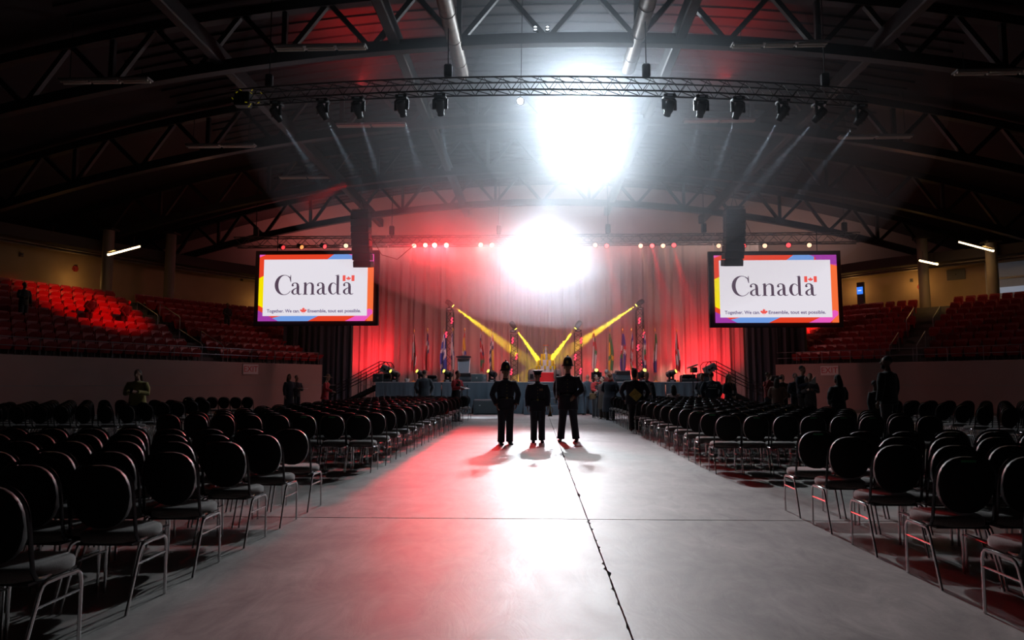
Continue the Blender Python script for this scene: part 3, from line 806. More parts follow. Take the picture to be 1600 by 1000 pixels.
# side stairs with rails
def side_stairs(sx, lab):
    xt = XL if sx < 0 else XR
    t = thing('stage_stairs', lab + ' with double tube handrails', 'stairs', (xt, SD + 1.2, 0))
    n = 8; run = 2.5
    for i in range(n):
        x = sx * (.15 + run * i / n); z = SZ - (i + 1) * SZ / (n + 1)
        MB().box((x, 0, z - .02), (.34, 1.1, .045), bev=.008).build('tread', STAGE, t)
    for y in (-.55, .55):
        MB().bar((sx * -.0, y, SZ - .15), (sx * (run + .15), y, .03), .05, .16).build('stringer', BLK, t)
        dz = -SZ + .1
        for h in (1.0, .72):
            tp = [(sx * -.45, y, SZ + h * .10 + .05), (sx * -.50, y, SZ + h * .8), (sx * -.36, y, SZ + h - .03), (sx * -.05, y, SZ + h)] if h == 1.0 else [(sx * -.20, y, SZ + h)]
            MB().tube(tp + [(sx * (run + .1), y, h + .05), (sx * (run + .25), y, h - .05)] + ([(sx * (run + .25), y, .0)] if h == 1.0 else []), .022, 7).build('handrail', BLK, t, smooth=True)
        for f in (0, .35, .7): MB().tube([(sx * run * f, y, SZ * (1 - f) - .1), (sx * run * f, y, SZ * (1 - f) + 1.0)], .02, 6).build('post', BLK, t)
side_stairs(-1, 'black stairs up the left end of the stage'); side_stairs(1, 'black stairs up the right end of the stage')
# centre steps, dark cabinets in front
t = thing('stage_steps', 'grey carpeted steps at the middle of the stage front', 'steps', (P(860, 640, SD).x, SD - .1, 0))
for i, zz in enumerate((1.05, .75, .42)):
    MB().box((.35, -.25 - i * .35, zz / 2), (1.6, .36, zz), bev=.01).build('tread', SKIRT, t)
MB().box((-.85, -.45, .36), (.78, .9, .72), bev=.02).build('landing', SKIRT, t)
t = thing('floor_subwoofer', 'wide slate grey speaker cabinet on the floor against the stage', 'speaker', (P(766, 640, SD - .5).x, SD - .55, 0))
MB().box((0, 0, .34), (1.5, .8, .68), bev=.03).build('cabinet', M('cabinet_grey', (.07, .09, .10), .6), t)
MB().box((0, -.41, .34), (1.36, .02, .56), bev=.01).build('grille', M('grille_grey', (.05, .065, .07), .8), t)
MB().box((-.45, -.425, .42), (.08, .01, .03)).build('badge', M('badge_silver', (.6, .6, .6), .3, .8), t)
# thin stands in front of the skirt
def mic_stand(px, py, D, lab, h=1.5):
    p = P(px, py, D); t = thing('tripod_stand', lab, 'stand', (p.x, D, 0))
    MB().tube([(0, 0, .1), (0, 0, h)], .022, 8).build('pole', BLK, t, smooth=True)
    MB().tube([(0, 0, h * .5), (0, 0, h * .5 + .1)], .04, 8).build('clamp', BLK, t)
    for a in (0.3, 2.4, 4.5): MB().tube([(0, 0, .3), (.35 * cos(a), .35 * sin(a), .015)], .014, 6).build('leg', BLK, t)
    return t
mic_stand(730, 640, 31.6, 'thin black tripod stand before the skirt beside the man in red', 1.35)
mic_stand(1084, 640, 31.3, 'black tripod stand carrying the camera at the right of the stage', 1.95)

# ---------------------------------------------------------------- gear
BODY = M('fixture_body_black', (.03, .03, .033), .4)
def rotz_to(v): return Vector(v).normalized().to_track_quat('Z', 'Y').to_matrix()
def moving_head(p, aim, lab, hang=False, s=1.0, lens=None, estr=6, name='moving_head_light'):
    """aim: world direction of the beam"""
    t = thing(name, lab, 'stage light', p); sg = -1 if hang else 1
    MB().box((0, 0, sg * .06 * s), (.38 * s, .34 * s, .12 * s), bev=.02 * s).build('base', BODY, t)
    MB().box((0, -.175 * s, sg * .06 * s), (.16 * s, .01, .05 * s)).build('display_plate', M('display_plate_grey', (.5, .55, .6), .4), t)
    a = Vector(aim).normalized(); side = a.cross(Vector((0, 0, 1))).normalized(); hub = Vector((0, 0, sg * .42 * s))
    m = MB()
    for q in (-1, 1): m.bar(side * q * .19 * s + Vector((0, 0, sg * .14 * s)), side * q * .19 * s + hub + Vector((0, 0, sg * .05 * s)), .05 * s, .12 * s, up=tuple(side))
    m.bar(side * -.20 * s + Vector((0, 0, sg * .15 * s)), side * .20 * s + Vector((0, 0, sg * .15 * s)), .13 * s, .05 * s)
    m.build('yoke', BODY, t)
    r = rotz_to(a)
    MB().lathe([(.08 * s, -.26 * s), (.14 * s, -.22 * s), (.155 * s, -.05 * s), (.14 * s, .08 * s), (.11 * s, .17 * s), (.115 * s, .25 * s), (.10 * s, .26 * s)], 16, c=hub, rot=r).build('head', BODY, t, smooth=True)
    if lens: MB().lathe([(.085 * s, .255 * s), (.08 * s, .275 * s), (.02 * s, .285 * s)], 16, c=hub, rot=r).build('lens', M('lens_%s_%g' % (lens[3], estr), (.5, .5, .5), .2, emit=lens[:3], estr=estr), t, smooth=True)
    return t
YL = (1, .85, .08, 'yellow'); WL = (.85, .93, 1.0, 'white'); RL = (1, .05, .06, 'red'); PL = (1, .55, .35, 'pale'); OL = (1, .3, .08, 'orange')
for k, (px, ax) in enumerate(((613, -.62), (654, -.62), (696, -.62), (765, -.62), (928, -.05), (1001, .12), (1045, .75))):
    D = SD + .55; p = P(px + 4, 594, D); p.z = SZ
    moving_head(p, (ax, -.55, .38), ['moving head at the stage edge beside the tilted monitor', 'moving head at the stage edge above the man in grey', 'moving head at the stage edge behind the man in red',
        'moving head at the stage edge left of the helmeted officer', 'moving head at the stage edge above the woman in red', 'moving head at the stage edge behind the man in the pale vest',
        'moving head alone at the stage edge below the outer red flag'][k] + ', yellow lens', lens=YL, estr=2.5, s=1.0)
def wedge(px, D, w_, h_, lab, rz=0, tilt=.6):
    p = P(px, 594, D); t = thing('stage_monitor', lab, 'speaker', (p.x, D, SZ), rz)
    poly = [(-.25, 0), (.30, 0), (.30, .12), (-.02, h_), (-.25, h_ * .8)]
    MB().prism([(a, b) for a, b in poly], -w_ / 2, w_ / 2, lambda x, y, z: (z, -x, y)).build('cabinet', M('monitor_black', (.045, .05, .055), .5), t)
    d = Vector((0, -.32, h_ - .12)); mdl = Vector((0, -.14, (h_ + .12) / 2))
    MB().box((0, -.155, (h_ + .12) / 2 + .012), (w_ * .9, .42, .012), Matrix.Rotation(-math.atan2(h_ - .12, .32), 3, 'X') @ Matrix.Rotation(pi, 3, 'X')).build('grille', M('monitor_grille', (.10, .11, .12), .6), t)
    for q in (-1, 1): MB().box((q * w_ * .5, 0, h_ * .4), (.02, .2, .05)).build('handle', BLK, t)
    return t
wedge(727, SD + .5, .62, .42, 'ribbed black stage monitor below the lectern'); wedge(973, SD + .5, .72, .55, 'large black stage monitor left of the walking woman')
wedge(602, SD + .8, .6, .4, 'dark monitor at the left corner of the stage'); wedge(676, SD + .9, .5, .3, 'low black monitor between two moving heads'); 
wedge(1075, SD + .9, .7, .34, 'low dark monitor right of the outer moving head'); wedge(1100, SD + .8, .6, .42, 'dark monitor at the right corner of the stage')
def tilted_panel(px, py, D, ang, lab):
    p = P(px, py, D); t = thing('tilted_monitor', lab, 'speaker', (p.x, D, p.z))
    r = Matrix.Rotation(ang, 3, 'Y')
    MB().box((0, 0, 0), (.62, .3, .36), r, bev=.02).build('cabinet', M('cabinet_silver', (.20, .20, .21), .5), t)
    for q in (-.09, .07): MB().lathe([(.055, 0), (.05, .012)], 12, c=r @ Vector((q, -.16, -.02)), rot=Matrix.Rotation(pi / 2, 3, 'X')).build('driver', BLK, t)
    MB().tube([(0, .05, -(p.z - SZ)), (0, .05, 0)], .03, 8).build('pole', BLK, t)
tilted_panel(605, 578, SD + 1.0, .45, 'grey speaker tilted on a pole at the left stage corner'); tilted_panel(1109, 576, SD + 1.0, -.45, 'grey speaker tilted on a pole at the right stage corner')
def speaker_box(px, D, w_, h_, lab, col=(.16, .18, .19)):
    p = P(px, 594, D); t = thing('speaker_cabinet', lab, 'speaker', (p.x, D, SZ))
    MB().box((0, 0, h_ / 2), (w_, .5, h_), bev=.02).build('cabinet', M('cabinet_%g' % col[0], col, .5), t)
    MB().box((0, -.255, h_ / 2), (w_ * .86, .01, h_ * .84)).build('grille', M('grille_%g' % col[0], tuple(c * .8 for c in col), .8), t)
    MB().lathe([(.05, 0), (.05, .01), (.02, .014)], 16, c=(0, -.262, h_ / 2), rot=Matrix.Rotation(pi / 2, 3, 'X')).build('badge', M('badge_silver'), t)
speaker_box(745.5, SD + .6, .56, .40, 'grey speaker cabinet right of the lectern monitor', (.13, .16, .165)); speaker_box(757.5, SD + .6, .16, .38, 'narrow pale grey box beside the grey speaker cabinet', (.30, .31, .32))
speaker_box(592, SD + .6, .5, .40, 'dark speaker cabinet at the left stage corner', (.05, .055, .06)); speaker_box(962, SD + .6, .34, .42, 'upright grey speaker cabinet behind the woman with hair tied up', (.12, .13, .15))
t = thing('white_cup', 'small white cup on the stage edge', 'cup', (P(636, 594, SD + .3).x, SD + .3, SZ)); MB().lathe([(.10, 0), (.12, .14), (.11, .15), (.10, .02)], 14).build('cup_body', M('white_plastic', (.75, .75, .75), .5), t, smooth=True)
MB().box((.0, 0, .16), (.22, .18, .02)).build('lid', M('white_plastic'), t)
for px, lab in ((831, 'grey hooded floor light beside the cake table, left'), (871, 'grey hooded floor light beside the cake table, right')):
    p = P(px, 594, 34.2); t = thing('hooded_floor_light', lab, 'stage light', (p.x, 34.2, SZ))
    MB().box((0, 0, .04), (.4, .35, .08), bev=.02).build('base', BODY, t)
    MB().lathe([(.18, 0), (.21, .1), (.2, .38), (.14, .52), (.03, .56)], 14, c=(0, 0, .1), sy=.8).build('hood', M('fogger_grey', (.20, .19, .17), .6), t, smooth=True)
    MB().box((0, -.18, .3), (.16, .03, .2)).build('front_panel', BLK, t)

# lectern
p = P(724.5, 594, SD + 1.6); t = thing('lectern', 'translucent lectern with white uprights and a curved dark top', 'lectern', (p.x, SD + 1.6, SZ))
ht = P(724, 557, SD + 1.6).z - SZ
for q in (-1, 1): MB().tube([(q * .24, -.02, 0), (q * .27, -.02, ht * .4), (q * .30, -.02, ht - .04)], [(.028, .04)] * 3, 8).build('upright', M('white_upright', (.85, .85, .88), .4), t, smooth=True)
MB().prism([(-.24, .02), (.24, .02), (.27, ht - .1), (-.27, ht - .1)], -.012, .012, lambda x, y, z: (x, z, y)).build('panel', M('frosted_acrylic', (.55, .52, .56), .35), t)
m = MB(); n = 14
poly = [(-.37 + .74 * i / n, .03 * sin(pi * i / n)) for i in range(n + 1)] + [(.37 - .74 * i / n, -.045 - .05 * sin(pi * i / n)) for i in range(n + 1)]
m.prism(poly, -.2, .2, lambda x, y, z: (x, z, ht + y)).build('top', M('lectern_top', (.06, .06, .07), .35), t)
MB().tube([(-.08, 0, ht + .03), (-.1, -.08, ht + .16)], .008, 6).build('microphone', BLK, t)
MB().box((0, 0, .02), (.62, .4, .04), bev=.01).build('base', M('white_upright'), t)

# cake on its red table
CD = 34.6
p = P(853, 594, CD); cx = p.x
t = thing('round_table', 'table under a long bright red cloth carrying the tiered cake', 'table', (cx, CD, SZ))
zt_ = P(853, 586.5, CD).z - SZ
zt_ = .47
m = MB(); rings = []
for z, r in ((zt_, .62), (zt_ - .01, .66), (.2, .70), (.0, .76)):
    rings.append([((r + (.03 * sin(7 * a) if z < zt_ - .02 else 0)) * cos(a) * 1.05, (r) * sin(a) * .8, z) for a in [2 * pi * i / 48 for i in range(48)]])
m.loft(rings).build('tablecloth_skirt', M('red_cloth', (.75, .015, .02), .7), t, smooth=True, angle=60)
MB().lathe([(.60, 0), (.60, .01)], 32, c=(0, 0, zt_), sy=.8).build('tabletop', M('red_cloth'), t)
ck = thing('tiered_cake', 'tall silver and yellow tiered cake with a spire and star topper', 'cake', (cx, CD, SZ + zt_ + .01))
ICE = M('silver_icing', (.62, .62, .58), .45); YI = M('yellow_sugar', (.85, .62, .02), .5, emit=(1, .75, .02), estr=.0)
sc = (P(853, 560, CD).z - P(853, 570, CD).z) / 10   # metres per pixel here
def tier(r, z0, z1, nm='cake_tier'):
    MB().lathe([(r * 1.02, z0), (r, z0 + .02), (r, z1 - .02), (r * .97, z1)], 36).build(nm, ICE, ck, smooth=True)
tier(14 * sc, 0, 5 * sc); tier(12.5 * sc, 5 * sc, 10 * sc); tier(9.5 * sc, 10 * sc, 19.5 * sc); tier(4.2 * sc, 19.5 * sc, 29 * sc)
for r, z0, h, k in ((14.5, 5, 5.5, 10), (11.5, 10, 9.5, 8), (6.6, 19.5, 9.5, 6)):
    for i in range(k):
        a = 2 * pi * i / k + .2
        MB().lathe([(1.5 * sc, 0), (1.5 * sc, h * sc * .92), (1.0 * sc, h * sc)], 10, c=(r * sc * cos(a), r * sc * sin(a), z0 * sc)).build('candle_post', YI, ck, smooth=True)
MB().lathe([(2.4 * sc, 29 * sc), (1.9 * sc, 31 * sc), (1.2 * sc, 34 * sc), (1.9 * sc, 36 * sc), (.8 * sc, 39 * sc), (.35 * sc, 42.5 * sc)], 14).build('spire', M('pearl_icing', (.7, .7, .72), .3, .3), ck, smooth=True)
for a in (0, pi): MB().tube([(3.4 * sc * cos(a), 0, 29 * sc), (3.8 * sc * cos(a), 0, 33 * sc), (2.6 * sc * cos(a), 0, 37 * sc), (0, 0, 39.5 * sc)], .35 * sc, 6).build('gold_arm', YI, ck, smooth=True)
MB().box((0, 0, 42.6 * sc), (9 * sc, .05, .9 * sc), bev=.2 * sc).build('topper', M('orange_topper', (.9, .22, .06), .5), ck)
MB().lathe([(9.6 * sc, 4 * sc), (9.7 * sc, 5.4 * sc)], 36, c=(0, 0, 4.6 * sc)).build('red_ribbon', M('red_cloth'), ck)

# ---------------------------------------------------------------- flags
PAL = {'R': (.60, .02, .03), 'W': (.72, .72, .74), 'B': (.02, .06, .42), 'N': (.03, .03, .16), 'Y': (.80, .50, .03), 'G': (.03, .26, .09), 'V': (.08, .06, .32), 'O': (.8, .25, .05)}
FM = {k: M('flag_' + k, v, .75, sheen=.2) for k, v in PAL.items()}
FK = list(PAL)
def flag(px, ytop, ybot, wpx, D, rows, lab, side=1):
    p = P(px, 594, D); top = P(px, ytop, D).z - SZ; bot = P(px, ybot, D).z - SZ; wd = wpx * D / FPX
    t = thing('flag', lab, 'flag', (p.x, D, SZ))
    MB().tube([(0, 0, .05), (0, 0, top)], .016, 8).build('pole', M('flag_pole_wood', (.55, .42, .30), .4), t, smooth=True)
    MB().lathe([(.016, 0), (.035, .03), (.03, .09), (.004, .19)], 8, c=(0, 0, top)).build('finial', M('gold_finial', (.8, .5, .1), .3, .8), t, smooth=True)
    MB().lathe([(.22, 0), (.2, .03), (.05, .07), (.03, .12)], 16).build('base', M('gold_finial'), t, smooth=True)
    rn = random.Random(px * 13); nx_, nz = 14, 24; mb = MB(); vs = []; z1 = top - .12
    lean_ = rn.uniform(-.1, .1)
    for j in range(nz + 1):
        v = j / nz
        wv = wd * min(1, .22 + 1.15 * v ** .75) * (1 - .25 * max(0, v - .85) / .15)
        for i in range(nx_ + 1):
            u = i / nx_
            x = side * ((u - .45) * wv + .03 * sin(v * 5 + px)) + lean_ * wd * v
            y = -.03 - .10 * wv / wd * sin(u * pi * 3.2 + px) * (0.4 + v) - .04 * sin(u * 7 + v * 4)
            z = z1 + (bot - z1) * v - (.14 * (u - .5) ** 2 * 4 * v if j == nz else 0) + .12 * wv * (abs(u - .6)) * v
            vs.append((x, y, z))
    fs = []; mi = []
    for j in range(nz):
        for i in range(nx_):
            fs.append((j * (nx_ + 1) + i, (j + 1) * (nx_ + 1) + i, (j + 1) * (nx_ + 1) + i + 1, j * (nx_ + 1) + i + 1))
            rr = min(len(rows) - 1, int((j + .35 * (i % 5)) / nz * len(rows))); row = rows[rr]; mi.append(FK.index(row[min(len(row) - 1, int(i / nx_ * len(row)))]))
    mb.v = vs; mb.f = fs; mb.m = mi
    o = mb.build('flag_cloth', [FM[k] for k in FK], t, smooth=True)
FD = 38.0
for px, yt, yb, wp, rows, lab in (
    (646, 519, 580, 8, ['RWR', 'RWR', 'WWR', 'WWR', 'WRR', 'WRW', 'RRW', 'RRR'], 'red and white draped flag with a leaf, outermost on the left'),
    (667, 518, 578, 6, ['NN', 'NR', 'WN', 'RW', 'RN', 'RR', 'RR', 'RR', 'RR'], 'red ensign hanging second from the left'),
    (693, 519, 582, 10, ['WBB', 'WWB', 'BWB', 'BWB', 'WWW', 'BBW', 'BWB', 'BBB', 'WBB', 'BBB'], 'blue flag with white cross, third from the left'),
    (707, 517, 577, 6, ['BBW', 'WBW', 'WWB', 'WWW', 'WWB', 'BWW', 'WWW', 'WWW'], 'white flag with blue cross just right of a red-dotted tower'),
    (725.5, 517, 570, 6, ['RR', 'YY', 'YY', 'YY', 'WB', 'BY', 'YR'], 'yellow flag with red top above the lectern'),
    (752, 518, 580, 7, ['WN', 'NR', 'RW', 'RR', 'WR', 'RN', 'RR', 'GG', 'GR', 'RR'], 'red ensign with green badge right of the lectern'),
    (768, 518, 580, 7, ['YW', 'WR', 'NW', 'WN', 'NY', 'WY', 'NY', 'WY', 'NY'], 'striped white, navy and yellow flag nearest the helmeted officer'),
    (929, 517, 576, 7, ['RR', 'WG', 'RR', 'WR', 'WG', 'WW', 'WW', 'WW'], 'white flag with red and green, first right of the cake'),
    (954, 518, 578, 8, ['GG', 'GG', 'YG', 'YG', 'YG', 'GY', 'YG', 'YG'], 'green and yellow flag right of the cake'),
    (974, 518, 580, 10, ['VV', 'VV', 'VV', 'WR', 'RW', 'GV', 'VV', 'VV', 'VV'], 'royal blue flag with a small shield'),
    (988, 518, 584, 6, ['WV', 'VV', 'VW', 'RW', 'WR', 'WW', 'RW', 'WR', 'YW', 'WW'], 'white and blue flag with red lines left of a red-dotted tower'),
    (1007, 519, 580, 8, ['VW', 'VV', 'WW', 'WG', 'WR', 'VW', 'VV'], 'blue and white flag just right of a red-dotted tower'),
    (1025, 518, 582, 7, ['GG', 'GG', 'GW', 'WW', 'WW', 'VV', 'VV'], 'green, white and blue striped flag'),
    (1059, 519, 580, 7, ['WR', 'WR', 'WR', 'RW', 'WW', 'WR', 'RR'], 'red flag with white leaf, outermost on the right')):
    flag(px, yt, yb, wp, FD, rows, lab)

# ---------------------------------------------------------------- truss towers with red LED fixtures and yellow heads
def tube_truss(name, a, b, wd, lab, cat, n, r=.025, m=BLK, tri=False, parent=None):
    a = Vector(a); b = Vector(b); d = (b - a).normalized()
    t = parent or thing(name, lab, cat, a)
    up = Vector((0, 0, 1)) if abs(d.z) < .9 else Vector((0, 1, 0)); s1 = d.cross(up).normalized(); s2 = s1.cross(d)
    cs = [s1 * x * wd / 2 + s2 * y * wd / 2 for x, y in ((-1, -1), (1, -1), (1, 1), (-1, 1))]
    L_ = (b - a)
    for c in cs: MB().tube([c, c + L_], r, 7).build('chord', m, t, smooth=True)
    mb = MB()
    for i in range(n):
        for k in range(4):
            p = cs[k] + L_ * i / n; q = cs[(k + 1) % 4] + L_ * (i + 1) / n
            mb.tube([p, q] if i % 2 else [cs[(k + 1) % 4] + L_ * i / n, cs[k] + L_ * (i + 1) / n], r * .55, 5)
    tag(mb.build('lacing', m, t), kind='stuff')
    return t
TD_ = 40.0
for k, (px, pyt) in enumerate(((702.5, 484), (803.5, 522), (903.5, 520), (1001, 484))):
    p = P(px, 594, TD_); tz = P(px, pyt, TD_).z
    tube_truss('truss_tower', (p.x, TD_, SZ), (p.x, TD_, tz), .40, 'upright black truss tower on stage, ' + ('outermost on the left', 'just left of the cake', 'just right of the cake', 'outermost on the right')[k], 'truss', 10)
for k, (px, py, tx, ty, w_) in enumerate(((708, 478, 778, 530, 120000), (806, 514, 832, 550, 300000), (899, 513, 870, 550, 380000), (994, 477, 930, 520, 170000))):
    p = P(px, py, TD_); tgt = P(tx, ty, TD_ - .0) ; aim = (tgt - p).normalized()
    hd = moving_head(p - Vector((0, 0, .42)) - aim * .27 + Vector((0, -.0, 0)), aim, 'moving head with a yellow beam on the tower ' + ('at the far left', 'just left of the cake', 'just right of the cake', 'at the far right')[k], lens=YL, estr=5)
    spot('yellow_beam_light', p + aim * .06, p + aim * 5, w_, (1, .68, .01), 8.5, .35, .03)
LEDM = M('red_led', (.5, .02, .05), .4, emit=(1, .04, .09), estr=2.4)
for k, (px, py) in enumerate(((706, 501), (697, 523), (696, 565), (801, 532), (807, 557), (799, 581), (908, 532), (899, 558), (907, 580), (999, 501), (1006, 523), (997, 543), (1004, 566))):
    p = P(px, py, TD_ - .29); t = thing('led_bar', 'short vertical red LED bar, %s of thirteen counted from the left of the towers' % ordinal(k + 1), 'LED light', p, group='red LED bars on the stage towers')
    MB().box((0, .05, 0), (.16, .09, .42), bev=.02).build('housing', BODY, t)
    m = MB()
    for i in range(4): m.ell(((-.02, .02)[i % 2], -.0, -.14 + i * .093), (.06, .03, .045), n=8, m=5)
    m.build('led_cluster', LEDM, t, smooth=True)

# ---------------------------------------------------------------- stage truss with its lamps
zt0 = P(853, 375.5, TRUSS_D).z
def seg_truss(pxs, pxe, lab, D=TRUSS_D, n=30, wd=.5):
    a = P(pxs, 376, D); b = P(pxe, 376, D); return tube_truss('lighting_truss', (a.x, D, zt0), (b.x, D, zt0), wd, lab, 'truss', n, r=.03, m=M('truss_metal', (.13, .12, .12), .5, .5))
seg_truss(368, 604, 'box truss above the left screen', n=16); seg_truss(606, 1115, 'long box truss over the stage', n=34); seg_truss(1117, 1341, 'box truss above the right screen', n=16)
for px in (612, 780, 950, 1100, 400, 1320):
    p = P(px, 372, TRUSS_D)
    t = thing('chain_hoist', 'black chain hoist above the stage truss, %s' % {612: 'left end of the middle span', 780: 'left of the white lamps', 950: 'right of the white lamps', 1100: 'right end of the middle span', 400: 'above the left screen', 1320: 'above the right screen'}[px], 'hoist', (p.x, TRUSS_D, zt0 + .3))
    MB().box((0, 0, .3), (.26, .22, .5), bev=.04).build('hoist_body', BLK, t); MB().tube([(0, 0, .5), (0, 0, zt(p.x) - zt0)], .02, 5).build('chain', BLK, t)
    MB().tube([(0, 0, -.1), (0, 0, .1)], .04, 6).build('hook', BLK, t)
def par_can(p, aim, lab, lens, estr, s=1.0):
    t = thing('par_can', lab, 'stage light', p); aim = Vector(aim).normalized(); r = rotz_to(aim)
    MB().lathe([(.06 * s, -.24 * s), (.10 * s, -.20 * s), (.115 * s, -.02 * s), (.12 * s, .02 * s), (.105 * s, .022 * s)], 14, c=(0, 0, 0), rot=r).build('can', BODY, t, smooth=True)
    MB().lathe([(.098 * s, .012 * s), (.085 * s, .035 * s), (.02 * s, .045 * s)], 14, rot=r).build('lens', M('lens_%s_%g' % (lens[3], estr), (.5, .5, .5), .2, emit=lens[:3], estr=estr), t, smooth=True)
    m = MB().tube([(-.13 * s, .05, 0), (-.13 * s, .05, .16), (.13 * s, .05, .16), (.13 * s, .05, 0)], .012, 6); m.tube([(0, .05, .16), (0, .05, zt0 - .27 - p.z)], .014, 6)
    m.build('yoke', BODY, t)
cans = [(442, 386.5, RL, 1.2, 'side'), (471, 386, OL, 1.5, 'side'), (507, 385, RL, 2.2, 'side'), (540.5, 384, PL, 2.2, 'f'), (647, 384, PL, 2.5, 'f'), (664.5, 383, PL, 4, 'f'), (679, 383, PL, 9, 'f'), (697.5, 383, PL, 7, 'f'),
        (751, 382.5, PL, 3.5, 'f'), (768.5, 383, PL, 3.5, 'f'), (930, 383, PL, 2.5, 'f'), (948, 384, RL, 3.2, 'f'), (1001, 384, PL, 2.5, 'f'), (1019, 384, RL, 3.2, 'f'), (1036, 384, PL, 2.5, 'f'), (1053, 383, RL, 3.2, 'f'),
        (1123, 384, PL, 2, 'f'), (1162, 384, RL, 2.5, 'f'), (1195, 384, PL, 2, 'f'), (1232, 383, RL, 2.5, 'f'), (1264.5, 383, PL, 2, 'f')]
for k, (px, py, ln, es, sd) in enumerate(cans):
    p = P(px, py, TRUSS_D - .3)
    aim = (CAM - p) if sd == 'f' else Vector((.9, -.5, -.3)); aim = aim.normalized() + Vector((0, 0, -.12))
    par_can(p, aim, '%s par lamp under the stage truss, %s in the line from the left' % ({'red': 'red', 'orange': 'orange', 'pale': 'pale warm'}[ln[3]], ordinal(k + 1)), ln, es, s=1.25)
for k, p in enumerate((L1, L2)):
    q = p + Vector((0, -.12, 0)); par_can(q + Vector((0, .3, 0)), CAM - q, ('left', 'right')[k] + ' one of the two blinding white lamps over the stage', WL, 60, s=3.0)
# the big light hung from the roof
t = moving_head(LM + Vector((0, .62, .60)), (LM - Vector((0, 0, 0)) - CAM) * -1, 'huge glaring white spotlight hanging from the roof', hang=True, s=1.6, lens=WL, estr=160, name='follow_spot')
MB().tube([(0, 0, 0), (0, 0, 1.2)], .03, 6).build('hanger', BLK, t)

# ---------------------------------------------------------------- front lighting arc (curved truss) with its heads
def arcp(px, py=None):
    u = (px - 857) / 492; D = 19.8 + 1.2 * u * u; y = 134 + 20 * u * u if py is None else py
    return P(px, y, D)
n = 34; ring = [arcp(365 + (1350 - 365) * i / n) for i in range(n + 1)]
t = thing('curved_lighting_truss', 'long curved black lighting truss hung across the hall', 'truss', ring[0]); o_ = ring[0]
for dy, dz in ((-.2, -.2), (-.2, .2), (.2, .2), (.2, -.2)):
    MB().tube([p - o_ + Vector((0, dy, dz)) for p in ring], .026, 7).build('chord', BLK, t, smooth=True)
m = MB()
for a, b in zip(ring, ring[1:]):
    a = a - o_; b = b - o_; mid = (a + b) / 2
    for s_ in (-.2, .2): m.tube([a + Vector((0, s_, -.2)), mid + Vector((0, s_, .2)), b + Vector((0, s_, -.2))], .014, 5)
    for s_ in (-.2, .2): m.tube([a + Vector((0, -.2, s_)), b + Vector((0, .2, s_))], .014, 5)
tag(m.build('lacing', BLK, t), kind='stuff')
for px in (420, 700, 1010, 1290):
    p = arcp(px); q = thing('chain_hoist', 'black chain hoist holding the curved truss, %s' % {420: 'near its left end', 700: 'left of centre', 1010: 'right of centre', 1290: 'near its right end'}[px], 'hoist', p + Vector((0, 0, .25)))
    MB().box((0, 0, .25), (.24, .2, .42), bev=.04).build('hoist_body', BLK, q); MB().tube([(0, 0, .4), (0, 0, zt(p.x) - p.z)], .018, 5).build('chain', BLK, q)
for k, (px, tx) in enumerate(((433, 462), (505, 528), (560, 574), (628, 640), (688, 694), (1045, 1030), (1095, 1085), (1152, 1136), (1222, 1196), (1279, 1240), (1343, 1308))):
    p = arcp(px) + Vector((0, 0, -.24)); d = P(px, 160, p.y); tg = P(tx, 205, p.y + .6); aim = (tg - d).normalized()
    moving_head(p, aim, 'black moving head hanging under the curved truss, %s from its left end' % ordinal(k + 1), hang=True, s=.95, lens=WL if False else None)
    hub = p + Vector((0, 0, -.40)); spot('pale_beam_light', hub + aim * .32, hub + aim * 6, 3500 if k in (5, 6, 7) else 4000, (.72, .85, 1.0), 9, .8, .03)
# small lamp left of the glare, hung on its cable
p = P(813, 158, 21); t = thing('small_white_lamp', 'small bright white lamp hanging left of the big glare', 'stage light', p)
MB().lathe([(.06, -.12), (.12, -.08), (.13, .08), (.10, .09)], 14, rot=rotz_to(CAM - p)).build('can', BODY, t, smooth=True)
MB().lathe([(.10, .08), (.08, .11), (.02, .12)], 14, rot=rotz_to(CAM - p)).build('lens', M('lens_white_60', (.5, .5, .5), .2, emit=WL[:3], estr=60), t, smooth=True)
MB().tube([(0, 0, .1), (.03, 0, 1.1), (.08, 0, zt(p.x) - p.z)], .012, 5).build('cable', BLK, t)
for k, (px, py) in enumerate(((836.5, 44), (855.5, 44))):
    p = P(px, py, 21.0); t = thing('roof_led', 'pair of tiny white roof LEDs, the %s pair' % ('left', 'right')[k], 'LED light', p)
    MB().box((0, .04, 0), (.14, .05, .18)).build('housing', BODY, t)
    for z in (-.045, .045): MB().ell((0, 0, z), (.05, .02, .016), n=8, m=5).build('led_strip', M('lens_white_6', (.5, .5, .5), .2, emit=WL[:3], estr=6), t)
t = thing('truss_distribution_box', 'cable box with glowing yellow glint strips at the left end of the curved truss', 'box', P(380, 156, 20.7)); rn = random.Random(5)
MB().box((0, 0, 0), (.5, .3, .45), bev=.03).build('case', BLK, t)
for k in range(10): MB().box((rn.uniform(-.3, .7), -.17, rn.uniform(-.3, .3)), (.07, .02, .02), Matrix.Rotation(rn.uniform(-1, 1), 3, 'Y')).build('yellow_glint', M('yellow_glint', (.7, .6, .02), .4, emit=(.7, .6, .02), estr=.12), t)  # small glowing strips painted in for yellow glints

